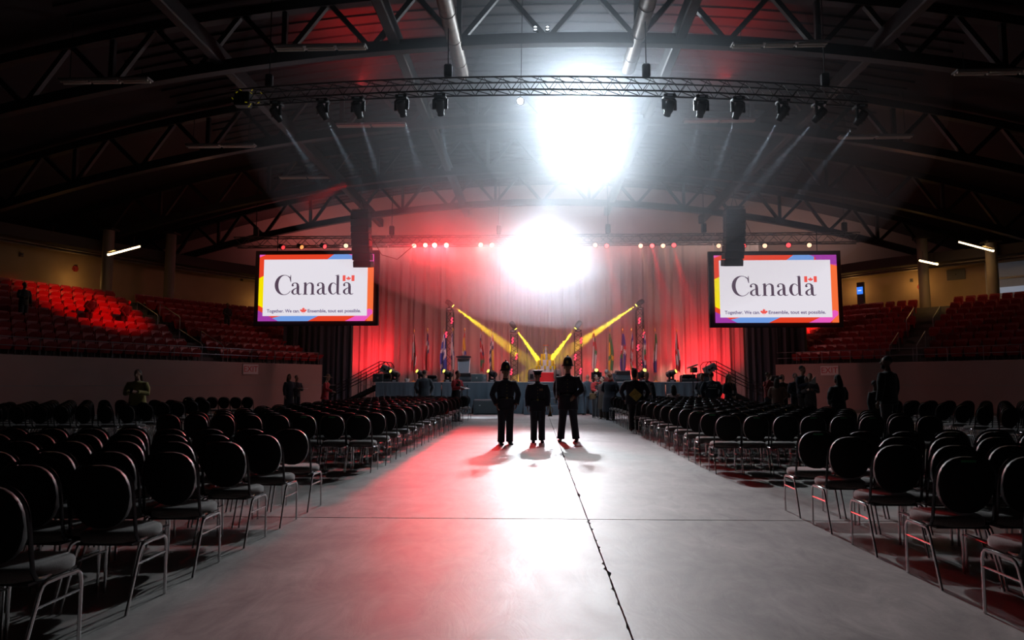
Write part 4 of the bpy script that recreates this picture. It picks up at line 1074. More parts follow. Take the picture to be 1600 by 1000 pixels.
# line array speakers
def line_array(px0, px1, y0, y1, D, lab, curve=-1):
    a = P((px0 + px1) / 2, y0, D); b = P((px0 + px1) / 2, y1, D); w_ = (px1 - px0) * D / FPX; n = 8; H = a.z - b.z
    t = thing('line_array_speaker', lab, 'speaker', (a.x, D, b.z))
    z = H - .08
    for i in range(n):
        tilt = R(1.5 * i) ; yo = -.0 + .012 * i * i
        MB().box((0, yo, z - H / n / 2), (w_, .62, H / n * .94), Matrix.Rotation(tilt, 3, 'X'), bev=.02).build('cabinet', M('array_black', (.028, .026, .028), .6), t)
        MB().box((0, yo - .315, z - H / n / 2), (w_ * .9, .02, H / n * .8), Matrix.Rotation(tilt, 3, 'X')).build('grille', M('array_grille', (.02, .02, .02), .8), t)
        z -= H / n * .985
    MB().box((0, 0, H + .02), (w_ * .9, .5, .08)).build('bumper', BLK, t)
    for q in (-.2, .2): MB().tube([(q * w_, 0, H), (0, 0, H + .6)], .015, 5).build('sling', BLK, t)
    MB().tube([(0, 0, H + .5), (0, 0, zt(a.x) - b.z)], .018, 5).build('chain', BLK, t)
    s = 1 if px0 < 800 else -1
    MB().tube([(s * w_ / 2, .2, H * .55), (s * (w_ / 2 + .5), .3, H * .2), (s * (w_ / 2 + 1.2), .4, H * .12), (s * (w_ / 2 + 2), .4, H * .4)] if s > 0 else [(w_ / 2, .2, H * .9), (w_ / 2 + .45, .3, H * .5), (w_ / 2, .3, H * .3)], .018, 5).build('cable', M('red_lit_cable', (.2, .05, .05), .5), t)  # red stage light is painted into the cable colour
line_array(550, 579, 331, 413, 30.5, 'hanging column of black line array speakers in front of the left screen'); line_array(1132, 1162, 326, 411, 30.5, 'hanging column of black line array speakers in front of the right screen')
# ================================================================ the two screens
LEAF = [(0, -2000), (332, -1348), (423, -1321), (750, -1510), (546, -458), (657, -401), (1080, -855), (1185, -608), (1258, -570), (1800, -685), (1614, -113), (1648, -34),
        (1860, 65), (919, 827), (899, 900), (1015, 1220), (156, 1069), (45, 1167), (90, 2030)]
LEAF = [(x / 4000, -y / 4000) for x, y in LEAF]; LEAF = LEAF + [(-x, y) for x, y in LEAF[::-1] if x > 0]

def stroke(mb, pts, fr, z0, z1):
    """variable-width pen stroke: pts (x, y, width)"""
    n = len(pts); l = []; r = []
    for i in range(n):
        a = Vector(pts[max(0, i - 1)][:2]); b = Vector(pts[min(n - 1, i + 1)][:2]); d = (b - a).normalized(); nn = Vector((-d.y, d.x)) * pts[i][2] / 2
        p = Vector(pts[i][:2]); l.append(p + nn); r.append(p - nn)
    for i in range(n - 1): mb.prism([tuple(q) for q in (l[i], r[i], r[i + 1], l[i + 1])], z0, z1, fr)
def blob(mb, c, rr, fr, z0, z1): mb.prism([(c[0] + rr * cos(a), c[1] + rr * sin(a)) for a in [2 * pi * i / 14 for i in range(14)]], z0, z1, fr)
def serif_a(mb, x, fr, z0, z1, w=1.0):
    """lower-case a; x height 1, advance about .85"""
    st = [(x + .50, .72, .20), (x + .50, .50, .20), (x + .50, .22, .20), (x + .53, .10, .17), (x + .60, .03, .10), (x + .70, .03, .05), (x + .80, .09, .03)]
    stroke(mb, st, fr, z0, z1)
    stroke(mb, [(x + .06, .76, .10), (x + .08, .86, .09), (x + .16, .94, .07), (x + .28, .97, .06), (x + .40, .93, .10), (x + .47, .84, .16), (x + .50, .72, .20)], fr, z0, z1); blob(mb, (x + .10, .76), .085, fr, z0, z1)
    stroke(mb, [(x + .48, .58, .05), (x + .34, .52, .06), (x + .18, .42, .10), (x + .09, .30, .16), (x + .09, .18, .17), (x + .16, .07, .11), (x + .26, .03, .07), (x + .38, .07, .05), (x + .48, .17, .04)], fr, z0, z1)
def canada(mb, fr, z0, z1):
    # C: cap height 1.62, from x 0 to 1.22
    pts = []
    for i in range(30):
        a = R(38 + 284 * i / 29); c = cos(a); s = sin(a)
        wd = .045 + .235 * max(0, -c) ** 1.3 + (.03 if i < 3 else 0)
        pts.append((.72 + .60 * c, .80 + .80 * s, wd))
    stroke(mb, pts, fr, z0, z1)
    mb.prism([(1.17, 1.60), (1.21, 1.60), (1.23, 1.04), (1.19, 1.04), (1.12, 1.28)], z0, z1, fr)
    serif_a(mb, 1.26, fr, z0, z1)
    x = 2.18   # n
    stroke(mb, [(x + .15, .96, .19), (x + .15, .05, .19)], fr, z0, z1); stroke(mb, [(x, .91, .03), (x + .12, .97, .07), (x + .22, 1.0, .02)], fr, z0, z1)
    stroke(mb, [(x + .22, .72, .05), (x + .32, .88, .05), (x + .46, .96, .07), (x + .60, .93, .12), (x + .69, .82, .18), (x + .71, .68, .19), (x + .71, .05, .19)], fr, z0, z1)
    for c in (x + .15, x + .71): mb.prism([(c - .19, 0), (c + .19, 0), (c + .19, .035), (c + .10, .07), (c - .10, .07), (c - .19, .035)], z0, z1, fr)
    serif_a(mb, 3.20, fr, z0, z1)
    x = 4.10   # d
    pts = [(x + .36 + .28 * cos(a), .49 + .46 * sin(a), .05 + .17 * max(0, -cos(a)) ** 1.2) for a in [R(40 + 280 * i / 20) for i in range(21)]]
    stroke(mb, pts, fr, z0, z1)
    stroke(mb, [(x + .70, 1.55, .19), (x + .70, .16, .19), (x + .73, .06, .15), (x + .84, .02, .05), (x + .94, .04, .03)], fr, z0, z1)
    stroke(mb, [(x + .50, 1.53, .02), (x + .62, 1.56, .05), (x + .78, 1.60, .04)], fr, z0, z1)
    serif_a(mb, 5.20, fr, z0, z1)

def em(name, c, s=1.0):
    return M(name, tuple(x * .3 for x in c), .5, emit=c, estr=s)
def lin(r, g, b): return tuple(((v / 255) ** 2.2) for v in (r, g, b))
SRC = 1600 / 210     # the crop scale the layout below was measured in
def screen(px0, py0, px1, py1, D, lab, tr_purple, bright):
    a = P(px0, py1, D); b = P(px1, py0, D); W_, H_ = b.x - a.x, b.z - a.z
    t = thing('projection_screen', lab, 'screen', ((a.x + b.x) / 2, D, a.z))
    # layout space: x 95..1485, y 128..928 of the measured crop
    def fr(x, y, z): return ((x - 790) / 1390 * W_, -z, (928 - y) / 800 * H_)
    MB().box((0, .16, H_ / 2), (W_ + .5, .14, H_ + .44), bev=.02).build('screen_frame', M('screen_frame_black', (.03, .025, .03), .5), t)
    MB().box((0, .30, H_ / 2), (W_ + .3, .12, H_ + .2)).build('back_panel', BLK, t)
    for sx in (-.36, .36): MB().tube([(sx * W_, .2, H_ + .2), (sx * W_, .2, zt0 - a.z - .25)], .02, 6).build('hanging_cable', BLK, t)
    k = bright
    cols = dict(red=em('screen_red' + lab[:1], lin(232, 68, 42), k), blue=em('screen_blue' + lab[:1], lin(112, 156, 228), k), yellow=em('screen_yellow' + lab[:1], lin(244, 222, 0) if bright > .9 else lin(225, 190, 0), 1),
                pink=em('screen_pink' + lab[:1], lin(236, 92, 190), k), purple=em('screen_purple' + lab[:1], lin(160, 62, 165), k), orange=em('screen_orange' + lab[:1], lin(250, 112, 62), k),
                white=em('screen_white' + lab[:1], lin(226, 221, 230), 1), ink=em('screen_ink' + lab[:1], lin(84, 68, 84), 1), flag=em('screen_flagred' + lab[:1], lin(235, 88, 80), 1), small=em('screen_small_ink' + lab[:1], lin(100, 86, 122), 1))
    def pg(poly, c, z, nm): MB().prism(poly, 0, z, fr).build(nm, cols[c], t)
    pg([(95, 928), (1485, 928), (1485, 128), (95, 128)], 'red', .002, 'red_border')
    pg([(1410, 928), (1485, 928), (1485, 240), (1410, 240)], 'orange', .004, 'orange_border')
    pg([(95, 160), (170, 128), (95, 128)], 'pink', .005, 'pink_corner')
    pg([(915, 192), (1232, 192), (1232, 150), (1180, 128), (1000, 128)], 'blue', .005, 'blue_patch')
    pg([(1180, 128), (1250, 160), (1250, 192), (1420, 240), (1485, 262), (1485, 128)], 'purple' if tr_purple else 'pink', .004, 'corner_patch')
    pg([(95, 412), (160, 380), (160, 772), (95, 738)], 'yellow', .005, 'yellow_patch')
    pg([(95, 928), (340, 928), (145, 825), (95, 798)], 'purple', .006, 'purple_corner')
    pg([(270, 890), (340, 928), (700, 928), (840, 860), (400, 860)], 'blue', .005, 'blue_patch')
    pg([(1150, 928), (1385, 928), (1450, 862), (1478, 840), (1478, 800), (1440, 780), (1400, 800), (1290, 860)], 'pink', .006, 'pink_patch')
    pg([(152, 866), (1412, 866), (1412, 188), (152, 188)], 'white', .008, 'white_field')
    q = 147.0
    m = MB(); canada(m, lambda x, y, z: fr(293 + x * 158.5, 612 - y * 147, z), .008, .012); m.build('lettering', cols['ink'], t)
    for x0, x1 in ((1112, 1146), (1219, 1254)): pg([(x0, 452), (x1, 452), (x1, 382), (x0, 382)], 'flag', .011, 'flag_bar')
    for cx, cy, s in ((1183, 420, 66), (646, 801, 92)):
        MB().prism([(x, y) for x, y in LEAF], .008, .012, lambda x, y, z: fr(cx + x * s, cy - y * s * .80 if s < 80 else cy - y * s * .82, z)).build('maple_leaf', cols['flag'], t)
    sc = W_ / 1390
    for body, x0, x1 in (('Together. We can.', 203, 600), ('Ensemble, tout est possible.', 698, 1340)):
        o = text_mesh(body, 1.0, cols['small'], t, ext=.001, rot=(0, 0, 0), align='LEFT', bold=.022); me = o.data
        xs = [v.co.x for v in me.vertices]; w0, w1 = min(xs), max(xs); f = (x1 - x0) / (w1 - w0)
        fy = 54
        for v in me.vertices:
            x, y = v.co.x, v.co.y; v.co = fr(x0 + (x - w0) * f, 808 - y * fy, .010)
    return t
screen(402.5, 397, 584.5, 502, 33.0, 'bright projection screen left of the stage, pale corner at top right', False, .95)
screen(1118, 398, 1306.5, 504.5, 33.0, 'wide lit projection screen right of the stage, purple corner at top right', True, .95)
area('left_screen_light', P(493, 450, 32.7), P(493, 450, 20), 35, (.95, .85, .95), 5.5, 3.1)
area('right_screen_light', P(1212, 450, 32.7), P(1212, 450, 20), 35, (.95, .85, .95), 5.5, 3.1)
# ================================================================ people
SKIN = {'light': (.55, .34, .26), 'mid': (.36, .20, .14), 'dark': (.12, .065, .045), 'shade': (.30, .17, .12)}  # the shade entry is skin darkened in colour to look shaded
def V3(t): return Vector(t)
def person(name, label, px, top, D, rot, skin='light', topc=(.03, .03, .04), botc=(.02, .02, .03), hair=(.03, .02, .015), style='short', hat=None,
           arms='down', legs='stand', coat=.80, flare=0, build=1.0, vox=.014, seat=None, lean=0, base=0.0, shoes=(.015, .015, .015), extras=(), H=None, turn=0, skirt=None):
    p = P(px, top, D); hh = (H or (p.z - base)); extra = {'helmet': .13, 'cap': .05, 'stetson': .09}.get(hat, .015)
    if seat is not None: sc = (p.z - base - extra - seat) / (1.75 - .93)
    else: sc = (hh - extra) / 1.75
    t = thing(name, label, 'person', (p.x, D, base), rot)
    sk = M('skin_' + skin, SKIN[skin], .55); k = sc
    pel = Vector((0, 0, .95)); dz = 0
    if seat is not None: dz = seat / k - .93      # body dropped so that the pelvis meets the seat
    lean_m = Matrix.Rotation(lean, 3, 'X')
    def U(v):       # upper body point, leaned about the hips
        v = Vector(v); return (lean_m @ (v - pel)) + pel + Vector((0, 0, dz))
    def Lw(v): return Vector(v) + Vector((0, 0, dz if seat is not None else 0))
    sh = .185 * build
    A = {'down': ([(.228, .01, 1.13), (.225, -.05, .88)],) * 2, 'front': ([(.26, -.0, 1.14), (.07, -.20, .98)],) * 2, 'bow': ([(.275, .02, 1.13), (.21, -.08, .90)],) * 2,
         'back': ([(.27, .08, 1.14), (.08, .16, .95)],) * 2, 'phone': ([(.24, -.04, 1.14), (.09, -.27, 1.20)],) * 2, 'reach': ([(.24, -.10, 1.18), (.16, -.38, 1.12)], [(.25, .06, 1.14), (.27, .02, .9)]),
         'hold': ([(.24, -.04, 1.14), (.12, -.28, 1.08)], [(.25, .02, 1.13), (.27, -.03, .88)]), 'belly': ([(.235, .0, 1.13), (.20, -.14, .98)], [(.265, .01, 1.13), (.12, -.20, .98)]),
         'lap': ([(.23, -.06, 1.15), (.10, -.30, 1.0)],) * 2, 'up': ([(.25, -.08, 1.20), (.12, -.16, 1.50)],) * 2, 'stridearm': ([(.25, .09, 1.14), (.27, .10, .90)], [(.25, -.06, 1.14), (.25, -.17, .93)])}[arms]
    LG = {'stand': ([(.095, -.01, .52), (.10, .02, .09)],) * 2, 'apart': ([(.12, -.01, .52), (.17, .02, .09)],) * 2,
          'stride': ([(.09, -.10, .54), (.09, -.12, .09)], [(.09, .04, .52), (.09, .30, .15)]), 'sit': ([(.12, -.42, .93), (.12, -.44, .50)],) * 2,
          'turned': ([(.10, -.01, .52), (.10, .02, .09)], [(.10, -.02, .52), (.13, .01, .09)])}[legs]
    if seat is not None: LG = ([(.12, -.42, .95), (.12, -.44, .95 - (seat / k) + .05)],) * 2
    fine = vox < .012
    body = MB(); def_r = 12
    def S3(v): return Vector(v) * k
    def tb(mb, pts, rad, n=12): mb.tube([Vector(q) * k for q in pts], [(r[0] * k, r[1] * k) if hasattr(r, '__len__') else r * k for r in rad], n)
    def el(mb, c, r, rot=None, n=14, m=10): mb.ell(Vector(c) * k, [q * k for q in r], rot, n, m)
    # head, jaw, nose, ears, neck
    hd = U((0, -.015, 1.635)); tm = Matrix.Rotation(turn, 3, 'Z') @ lean_m
    def Hh(v): return hd + tm @ Vector(v)
    el(body, Hh((0, .012, .025)), (.076, .094, .098)); el(body, Hh((0, -.022, -.045)), (.057, .066, .072)); el(body, Hh((0, -.050, -.088)), (.03, .03, .026))
    body.tube([Hh((0, -.088, .02)) * k, Hh((0, -.108, -.022)) * k, Hh((0, -.092, -.03)) * k], [.009 * k, .017 * k, .012 * k], 8)
    for q in (-1, 1): el(body, Hh((q * .078, .012, -.005)), (.012, .022, .032))
    el(body, Hh((0, -.082, -.062)), (.024, .014, .009))
    tb(body, [U((0, .012, 1.44)), U((0, .005, 1.52)), hd + Vector((0, .0, -.03))], [.062, .054, .052])
    # trunk under the clothes
    tb(body, [U((0, .01, .93)), U((0, .0, 1.08)), U((0, 0, 1.25)), U((0, 0, 1.40)), U((0, .01, 1.46))], [(.135, .09), (.12, .08), (.14, .09), (.14, .085), (.06, .05)], 14)
    hands = []
    for s_, arm in ((-1, A[0]), (1, A[1] if len(A) > 1 else A[0])):
        e = U((s_ * arm[0][0] * build, arm[0][1], arm[0][2])); w = U((s_ * arm[1][0] * build, arm[1][1], arm[1][2])); s0 = U((s_ * sh, .0, 1.405))
        tb(body, [U((s_ * .06, 0, 1.40)), s0, e, w], [.045, .045, .034, .024]); d = (w - e).normalized()
        hm = w + d * .05; side = Vector((0, 1, 0)) if abs(d.z) > .6 else Vector((0, 0, 1)); side = (side - d * side.dot(d)).normalized(); nrm = d.cross(side)
        rm = Matrix((side, nrm, d)).transposed(); el(body, hm, (.040, .017, .050), rm, 10, 8)
        for f, (o_, ln) in enumerate(((-.030, .062), (-.010, .074), (.010, .070), (.029, .055))):
            b0 = w + d * .085 + side * o_; bend = nrm * (-s_ * .25)
            tb(body, [b0 - d * .02, b0 + d * ln * .45 + bend * .02, b0 + (d + bend * 1.2).normalized() * ln], [.0095, .009, .0075], 7)
        th = w + d * .03 - side * .036; tb(body, [w + d * .03 - side * .02, th + d * .02 - side * .008, th + d * .052 - side * .006], [.012, .011, .009], 7)
        hands.append((w * k, d))
    hips = [(s_ * .085, 0, .92) for s_ in (-1, 1)]
    for s_, hp, lg in zip((-1, 1), hips, (LG[0], LG[1] if len(LG) > 1 else LG[0])):
        kn = Lw((s_ * lg[0][0], lg[0][1], lg[0][2])); an = Lw((s_ * lg[1][0], lg[1][1], lg[1][2])); tb(body, [Lw(hp), kn, an, an + Vector((0, -.02, -.03))], [.07, .048, .034, .034])
    remesh(body, vox * .85 if fine else vox, 'body', sk, t)
    # trousers or bare lower legs under a skirt
    tr = MB(); bt = M('cloth_%02d%02d%02d' % tuple(int(c * 99) for c in botc), botc, .85, sheen=.2)
    tb(tr, [Lw((0, .0, 1.04)), Lw((0, .005, .95)), Lw((0, .0, .86))], [(.145 * build, .10), (.165 * build, .115), (.13 * build, .10)], 16)
    for s_, hp, lg in zip((-1, 1), hips, (LG[0], LG[1] if len(LG) > 1 else LG[0])):
        kn = Lw((s_ * lg[0][0], lg[0][1], lg[0][2])); an = Lw((s_ * lg[1][0], lg[1][1], lg[1][2]))
        tb(tr, [Lw(hp), kn, kn.lerp(an, .5), an + Vector((0, 0, -.03))], [.104 * build, .088, .082, .084], 12)
    remesh(tr, vox, 'trousers', bt, t)
    # shoes
    for s_, lg in zip((-1, 1), (LG[0], LG[1] if len(LG) > 1 else LG[0])):
        an = Lw((s_ * lg[1][0], lg[1][1], lg[1][2])); m = MB(); up = max(0, an.z - .09)
        z0 = an.z - .09
        if seat is not None: z0 = max(0, z0)
        rg = []
        for y, wx, hz in ((.085, .030, .05), (.06, .042, .075), (0, .044, .085), (-.08, .046, .062), (-.15, .048, .045), (-.20, .030, .030)):
            rg.append([(an.x + s_ * .01 + wx * cos(a), an.y + y, z0 + hz * .5 + hz * .5 * sin(a)) for a in [2 * pi * i / 12 for i in range(12)]])
        mb2 = MB(); mb2.loft([[Vector(q) * k for q in r] for r in rg]); mb2.build('shoe', M('shoe_%d' % int(shoes[0] * 99), shoes, .35), t, smooth=True)
    # upper garment
    tp = MB(); tm_ = M('cloth_%02d%02d%02d' % tuple(int(c * 99) for c in topc), topc, .85, sheen=.2)
    zs = [coat, .95, 1.08, 1.22, 1.34, 1.42, 1.465]
    rr = [(.190 * build + flare, .140 + flare * .8), (.182 * build + flare * .3, .138), (.172 * build, .125), (.190 * build, .130), (.200 * build, .124), (.150 * build, .095), (.075, .07)]
    if coat < .8 and seat is None: zs.insert(1, .85); rr.insert(1, (.18 * build + flare * .7, .13 + flare * .4))
    if seat is not None: zs = zs[1:]; rr = rr[1:]
    tb(tp, [U((0, .005, z)) for z in zs], rr, 20)
    for s_, arm in ((-1, A[0]), (1, A[1] if len(A) > 1 else A[0])):
        e = U((s_ * arm[0][0] * build, arm[0][1], arm[0][2])); w = U((s_ * arm[1][0] * build, arm[1][1], arm[1][2])); s0 = U((s_ * (sh - .005), .0, 1.375))
        tb(tp, [U((s_ * .06, 0, 1.385)), s0, s0.lerp(e, .5) + Vector((s_ * .008, 0, 0)), e, w + (e - w).normalized() * .01], [.062, .076, .072 * (.6 + build * .4), .066, .056])
    remesh(tp, vox, 'jacket', tm_, t)
    # hair
    hm = M('hair_%02d%02d' % (int(hair[0] * 99), int(hair[2] * 99)), hair, .7)
    if style != 'bald':
        hb = MB()
        hb.ell(Hh((0, .030, .045)) * k, (.084 * k, .092 * k, .088 * k), tm, 14, 10)
        if style in ('long', 'longer'):
            ln = -.26 if style == 'long' else -.36
            hb.tube([Hh((0, .05, .06)) * k, Hh((0, .085, -.05)) * k, Hh((0, .10, -.16)) * k, Hh((0, .10, ln)) * k], [(.085 * k, .05 * k), (.098 * k, .05 * k), (.105 * k, .045 * k), (.07 * k, .03 * k)], 14)
        if style == 'bun':
            for q in ((0, .10, .11), (-.04, .05, .13), (.04, .06, .135), (.0, .02, .14)): hb.ell(Hh(q) * k, (.035 * k, .035 * k, .04 * k), None, 8, 6)
            hb.ell(Hh((0, .09, -.03)) * k, (.075 * k, .05 * k, .09 * k), tm, 10, 8)
        remesh(hb, .012, 'hair', hm, t)
    if 'beard' in extras:
        b = MB().ell(Hh((0, -.045, -.085)) * k, (.052 * k, .05 * k, .055 * k), tm, 12, 8); b.build('beard', hm, t, smooth=True)
    if fine:
        for q in (-1, 1): MB().ell(Hh((q * .030, -.079, .012)) * k, (.011 * k, .007 * k, .007 * k), tm, 8, 6).build('eye', M('eye_dark', (.02, .02, .02), .2), t, smooth=True)
    mt = tm.to_4x4()
    if hat == 'helmet':
        m = MB().lathe([(.115 * k, .0), (.138 * k, -.006 * k), (.140 * k, .004 * k), (.112 * k, .03 * k), (.108 * k, .06 * k), (.100 * k, .12 * k), (.080 * k, .17 * k), (.045 * k, .205 * k), (.012 * k, .218 * k)], 22, c=Hh((0, .005, .035)) * k, rot=tm, sy=1.15)
        h = m.build('helmet', M('helmet_navy', (.012, .014, .025), .7), t, smooth=True)
        MB().lathe([(.113 * k, .032 * k), (.115 * k, .038 * k), (.111 * k, .055 * k)], 22, c=Hh((0, .005, .035)) * k, rot=tm, sy=1.15).build('helmet_band', M('band_brown', (.06, .05, .04), .5), h)
        MB().lathe([(.018 * k, 0), (.02 * k, .012 * k), (.008 * k, .03 * k)], 10, c=Hh((0, .005, .25)) * k, rot=tm).build('helmet_finial', M('silver_badge', (.7, .7, .72), .25, .9), h, smooth=True)
        st_ = [(.035 * k * (1 if i % 2 == 0 else .55) * cos(pi / 2 + i * pi / 8), .045 * k * (1 if i % 2 == 0 else .6) * sin(pi / 2 + i * pi / 8)) for i in range(16)]
        bc = Hh((0, -.118, .12)) * k
        MB().prism(st_, -.006, .004, lambda x, y, z: tuple(bc + tm @ Vector((x, z - .012, y)))).build('helmet_badge', M('dull_brass', (.35, .25, .08), .4, .7), h)
    if hat == 'cap':
        m = MB().lathe([(.092 * k, 0), (.094 * k, .045 * k), (.128 * k, .078 * k), (.130 * k, .088 * k), (.05 * k, .105 * k), (.01 * k, .106 * k)], 22, c=Hh((0, .0, .045)) * k, rot=tm, sy=1.15)
        h = m.build('peaked_cap', M('helmet_navy'), t, smooth=True)
        vz = [(.088 * cos(a), -.10 - .045 * sin(a)) for a in [pi * i / 10 for i in range(11)]]
        MB().prism([(x * k, y * k) for x, y in vz], 0, .006 * k, lambda x, y, z: tuple(Hh((0, 0, .045)) * k + tm @ Vector((x, y, z - (abs(y) - .1) * .4)))).build('visor', M('patent_black', (.01, .01, .012), .15), h)
        MB().ell(Hh((0, -.112, .10)) * k, (.016 * k, .008 * k, .02 * k), tm, 8, 6).build('cap_badge', M('dull_brass'), h, smooth=True)
    if hat == 'stetson':
        m = MB().lathe([(.10 * k, 0), (.20 * k, -.012 * k), (.21 * k, -.004 * k), (.10 * k, .012 * k), (.088 * k, .07 * k), (.06 * k, .12 * k), (.012 * k, .128 * k)], 20, c=Hh((0, .0, .05)) * k, rot=tm)
        m.build('broad_hat', M('felt_brown', (.22, .14, .09), .8), t, smooth=True)
    # outfit details
    if 'tunic' in extras:
        for zz in (1.36, 1.28, 1.20, 1.12, 1.04): MB().ell(U((0.0, -.132 if zz < 1.3 else -.125, zz)) * k, (.010 * k, .006 * k, .010 * k), None, 8, 6).build('button', M('dull_brass'), t, smooth=True)
        MB().lathe([(.166 * build * k, -.02 * k), (.171 * build * k, 0), (.166 * build * k, .02 * k)], 24, c=U((0, .005, 1.05)) * k, sy=.76).build('belt', M('patent_black', (.01, .01, .012), .15), t, smooth=True)
        MB().box(U((0, -.133, 1.05)) * k, (.05 * k, .012, .045 * k), bev=.004).build('buckle', M('dull_brass'), t)
        MB().lathe([(.066 * k, -.022 * k), (.062 * k, .022 * k)], 16, c=U((0, .008, 1.475)) * k).build('collar', M('helmet_navy'), t, smooth=True)
        for s_, lg in zip((-1, 1), (LG[0], LG[1] if len(LG) > 1 else LG[0])):
            MB().tube([Vector((s_ * .176 * build, 0, .86)) * k, Vector((s_ * (lg[0][0] + .074), lg[0][1], .52)) * k, Vector((s_ * (lg[1][0] + .071), lg[1][1], .09)) * k], [(.004, .011)] * 3, 6).build('trouser_stripe', M('stripe_red', (.30, .02, .02), .7), t)
        if 'medal' in extras: MB().box(U((.085, -.135, 1.30)) * k, (.09 * k, .012, .05 * k)).build('medal_ribbons', M('medal_ribbon', (.25, .12, .08), .6), t)
        if 'cuffs' in extras:
            for w, d in hands: MB().lathe([(.052 * k, -.02), (.055 * k, 0), (.050 * k, .05)], 12, c=w - d * .05, rot=rotz_to(d)).build('glove_cuff', M('brown_glove', (.14, .04, .02), .5), t, smooth=True)
    if 'vest' in extras:
        m = MB(); m.tube([U((0, .005, z)) * k for z in (.88, 1.0, 1.15, 1.30, 1.405)], [(.190 * build * k, .142 * k), (.180 * build * k, .137 * k), (.178 * build * k, .132 * k), (.190 * build * k, .132 * k), (.135 * build * k, .112 * k)], 20)
        m.build('vest', M('vest_black', (.02, .022, .028), .7) if 'pale' not in extras else M('vest_pale', (.42, .46, .50), .7), t, smooth=True)
    if 'lanyard' in extras:
        MB().tube([U((-.06, -.09, 1.45)) * k, U((-.03, -.15, 1.28)) * k, U((0, -.158, 1.18)) * k, U((.03, -.15, 1.28)) * k, U((.06, -.09, 1.45)) * k], .006, 5).build('lanyard', M('lanyard_orange', (.6, .15, .05), .6), t)
        MB().box(U((0, -.165, 1.13)) * k, (.08 * k, .006, .11 * k)).build('badge_card', M('badge_white', (.7, .7, .72), .5), t)
    if 'shirt' in extras:
        MB().prism([(-.035, 1.02), (.035, 1.02), (.055, 1.36), (.0, 1.44), (-.055, 1.36)], -.150, -.105, lambda x, y, z: tuple(U((x, z + (y - 1.02) * .05, y)) * k)).build('shirt_front', M('shirt_white', (.62, .60, .58), .7), t)
    if 'sam' in extras:
        MB().lathe([(.166 * k, -.025 * k), (.172 * k, 0), (.166 * k, .025 * k)], 24, c=U((0, .005, 1.06)) * k, sy=.76).build('belt', M('leather_brown', (.05, .02, .01), .4), t)
        MB().tube([U((-.12, -.13, 1.08)) * k, U((.0, -.135, 1.25)) * k, U((.12, -.07, 1.43)) * k, U((.12, .07, 1.42)) * k, U((0, .135, 1.25)) * k, U((-.12, .12, 1.08)) * k], .014, 6, closed=True).build('cross_strap', M('leather_brown'), t)
        for s_, lg in zip((-1, 1), LG): MB().tube([Vector((s_ * .17, 0, .86)) * k, Vector((s_ * (lg[0][0] + .075), lg[0][1], .52)) * k, Vector((s_ * (lg[1][0] + .07), lg[1][1], .12)) * k], [(.005, .018)] * 3, 6).build('trouser_stripe', M('stripe_yellow', (.6, .38, .05), .7), t)
    if 'police' in extras:
        text_mesh('POLICE', .105 * k, M('reflective_white', (.75, .76, .78), .4), t, loc=U((0, .148, 1.30)) * k, rot=(pi / 2, 0, pi), bold=.003)
        MB().box(U((0, .146, 1.20)) * k, (.28 * k, .006, .018 * k)).build('reflective_stripe', M('reflective_white'), t)
    if 'scarf' in extras: MB().lathe([(.085 * k, -.04 * k), (.10 * k, 0), (.085 * k, .05 * k)], 14, c=U((0, .005, 1.47)) * k).build('scarf', M('scarf_red', (.45, .03, .02), .8), t, smooth=True)
    if skirt:
        z0, z1, c_ = skirt; MB().tube([Lw((0, 0, z1)) * k, Lw((0, 0, (z0 + z1) / 2)) * k, Lw((0, 0, z0)) * k], [(.18 * k, .13 * k), (.20 * k, .16 * k), (.22 * k, .18 * k)], 20).build('skirt', M('skirt_%02d' % int(c_[0] * 99), c_, .85), t, smooth=True)
    BLOCKED.append((p.x, D, .42))
    t['k'] = k
    return t, k, hands, U

NAVY = (.014, .016, .028)
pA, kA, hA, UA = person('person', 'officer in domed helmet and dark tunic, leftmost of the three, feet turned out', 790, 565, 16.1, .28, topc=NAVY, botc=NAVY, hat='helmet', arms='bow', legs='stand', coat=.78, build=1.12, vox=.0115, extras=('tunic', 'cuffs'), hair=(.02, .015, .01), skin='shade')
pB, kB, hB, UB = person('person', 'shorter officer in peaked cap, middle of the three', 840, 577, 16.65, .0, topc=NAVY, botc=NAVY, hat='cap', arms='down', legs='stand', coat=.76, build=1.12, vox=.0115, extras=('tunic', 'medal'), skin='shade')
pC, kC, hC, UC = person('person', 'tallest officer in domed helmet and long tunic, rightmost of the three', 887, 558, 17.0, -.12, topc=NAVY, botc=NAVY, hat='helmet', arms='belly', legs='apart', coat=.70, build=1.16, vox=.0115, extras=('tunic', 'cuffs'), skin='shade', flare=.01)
# things the officers hold
def world(o, v): return Matrix.Translation(o.location) @ Matrix.Rotation(o.rotation_euler.z, 4, 'Z') @ Vector(v)
w = world(pB, hB[1][0] + hB[1][1] * .07)
t = thing('brass_bugle', 'small brass bugle held low by the officer in the peaked cap', 'instrument', w + Vector((.05, -.03, 0)))
BR_ = M('brass', (.65, .45, .15), .25, .9)
MB().lathe([(.062, -.16), (.05, -.14), (.022, -.06), (.012, .04), (.010, .12), (.014, .13)], 16).build('bell', BR_, t, smooth=True)
MB().tube([(0, 0, .06), (.05, 0, .04), (.065, 0, -.02), (.05, 0, -.08), (0, 0, -.06)], .009, 7).build('tubing', BR_, t, smooth=True)
MB().lathe([(.009, .12), (.014, .15), (.014, .16)], 10).build('mouthpiece', M('silver_badge'), t, smooth=True)
w = world(pC, hC[0][0] + hC[0][1] * .06)
t = thing('sword', 'slim upright blade carried against the shoulder of the tallest officer', 'sword', w + Vector((-.03, -.03, .02)))
w2 = P(873, 574, 17.0); 
L_ = w2.z - (w.z + .02)
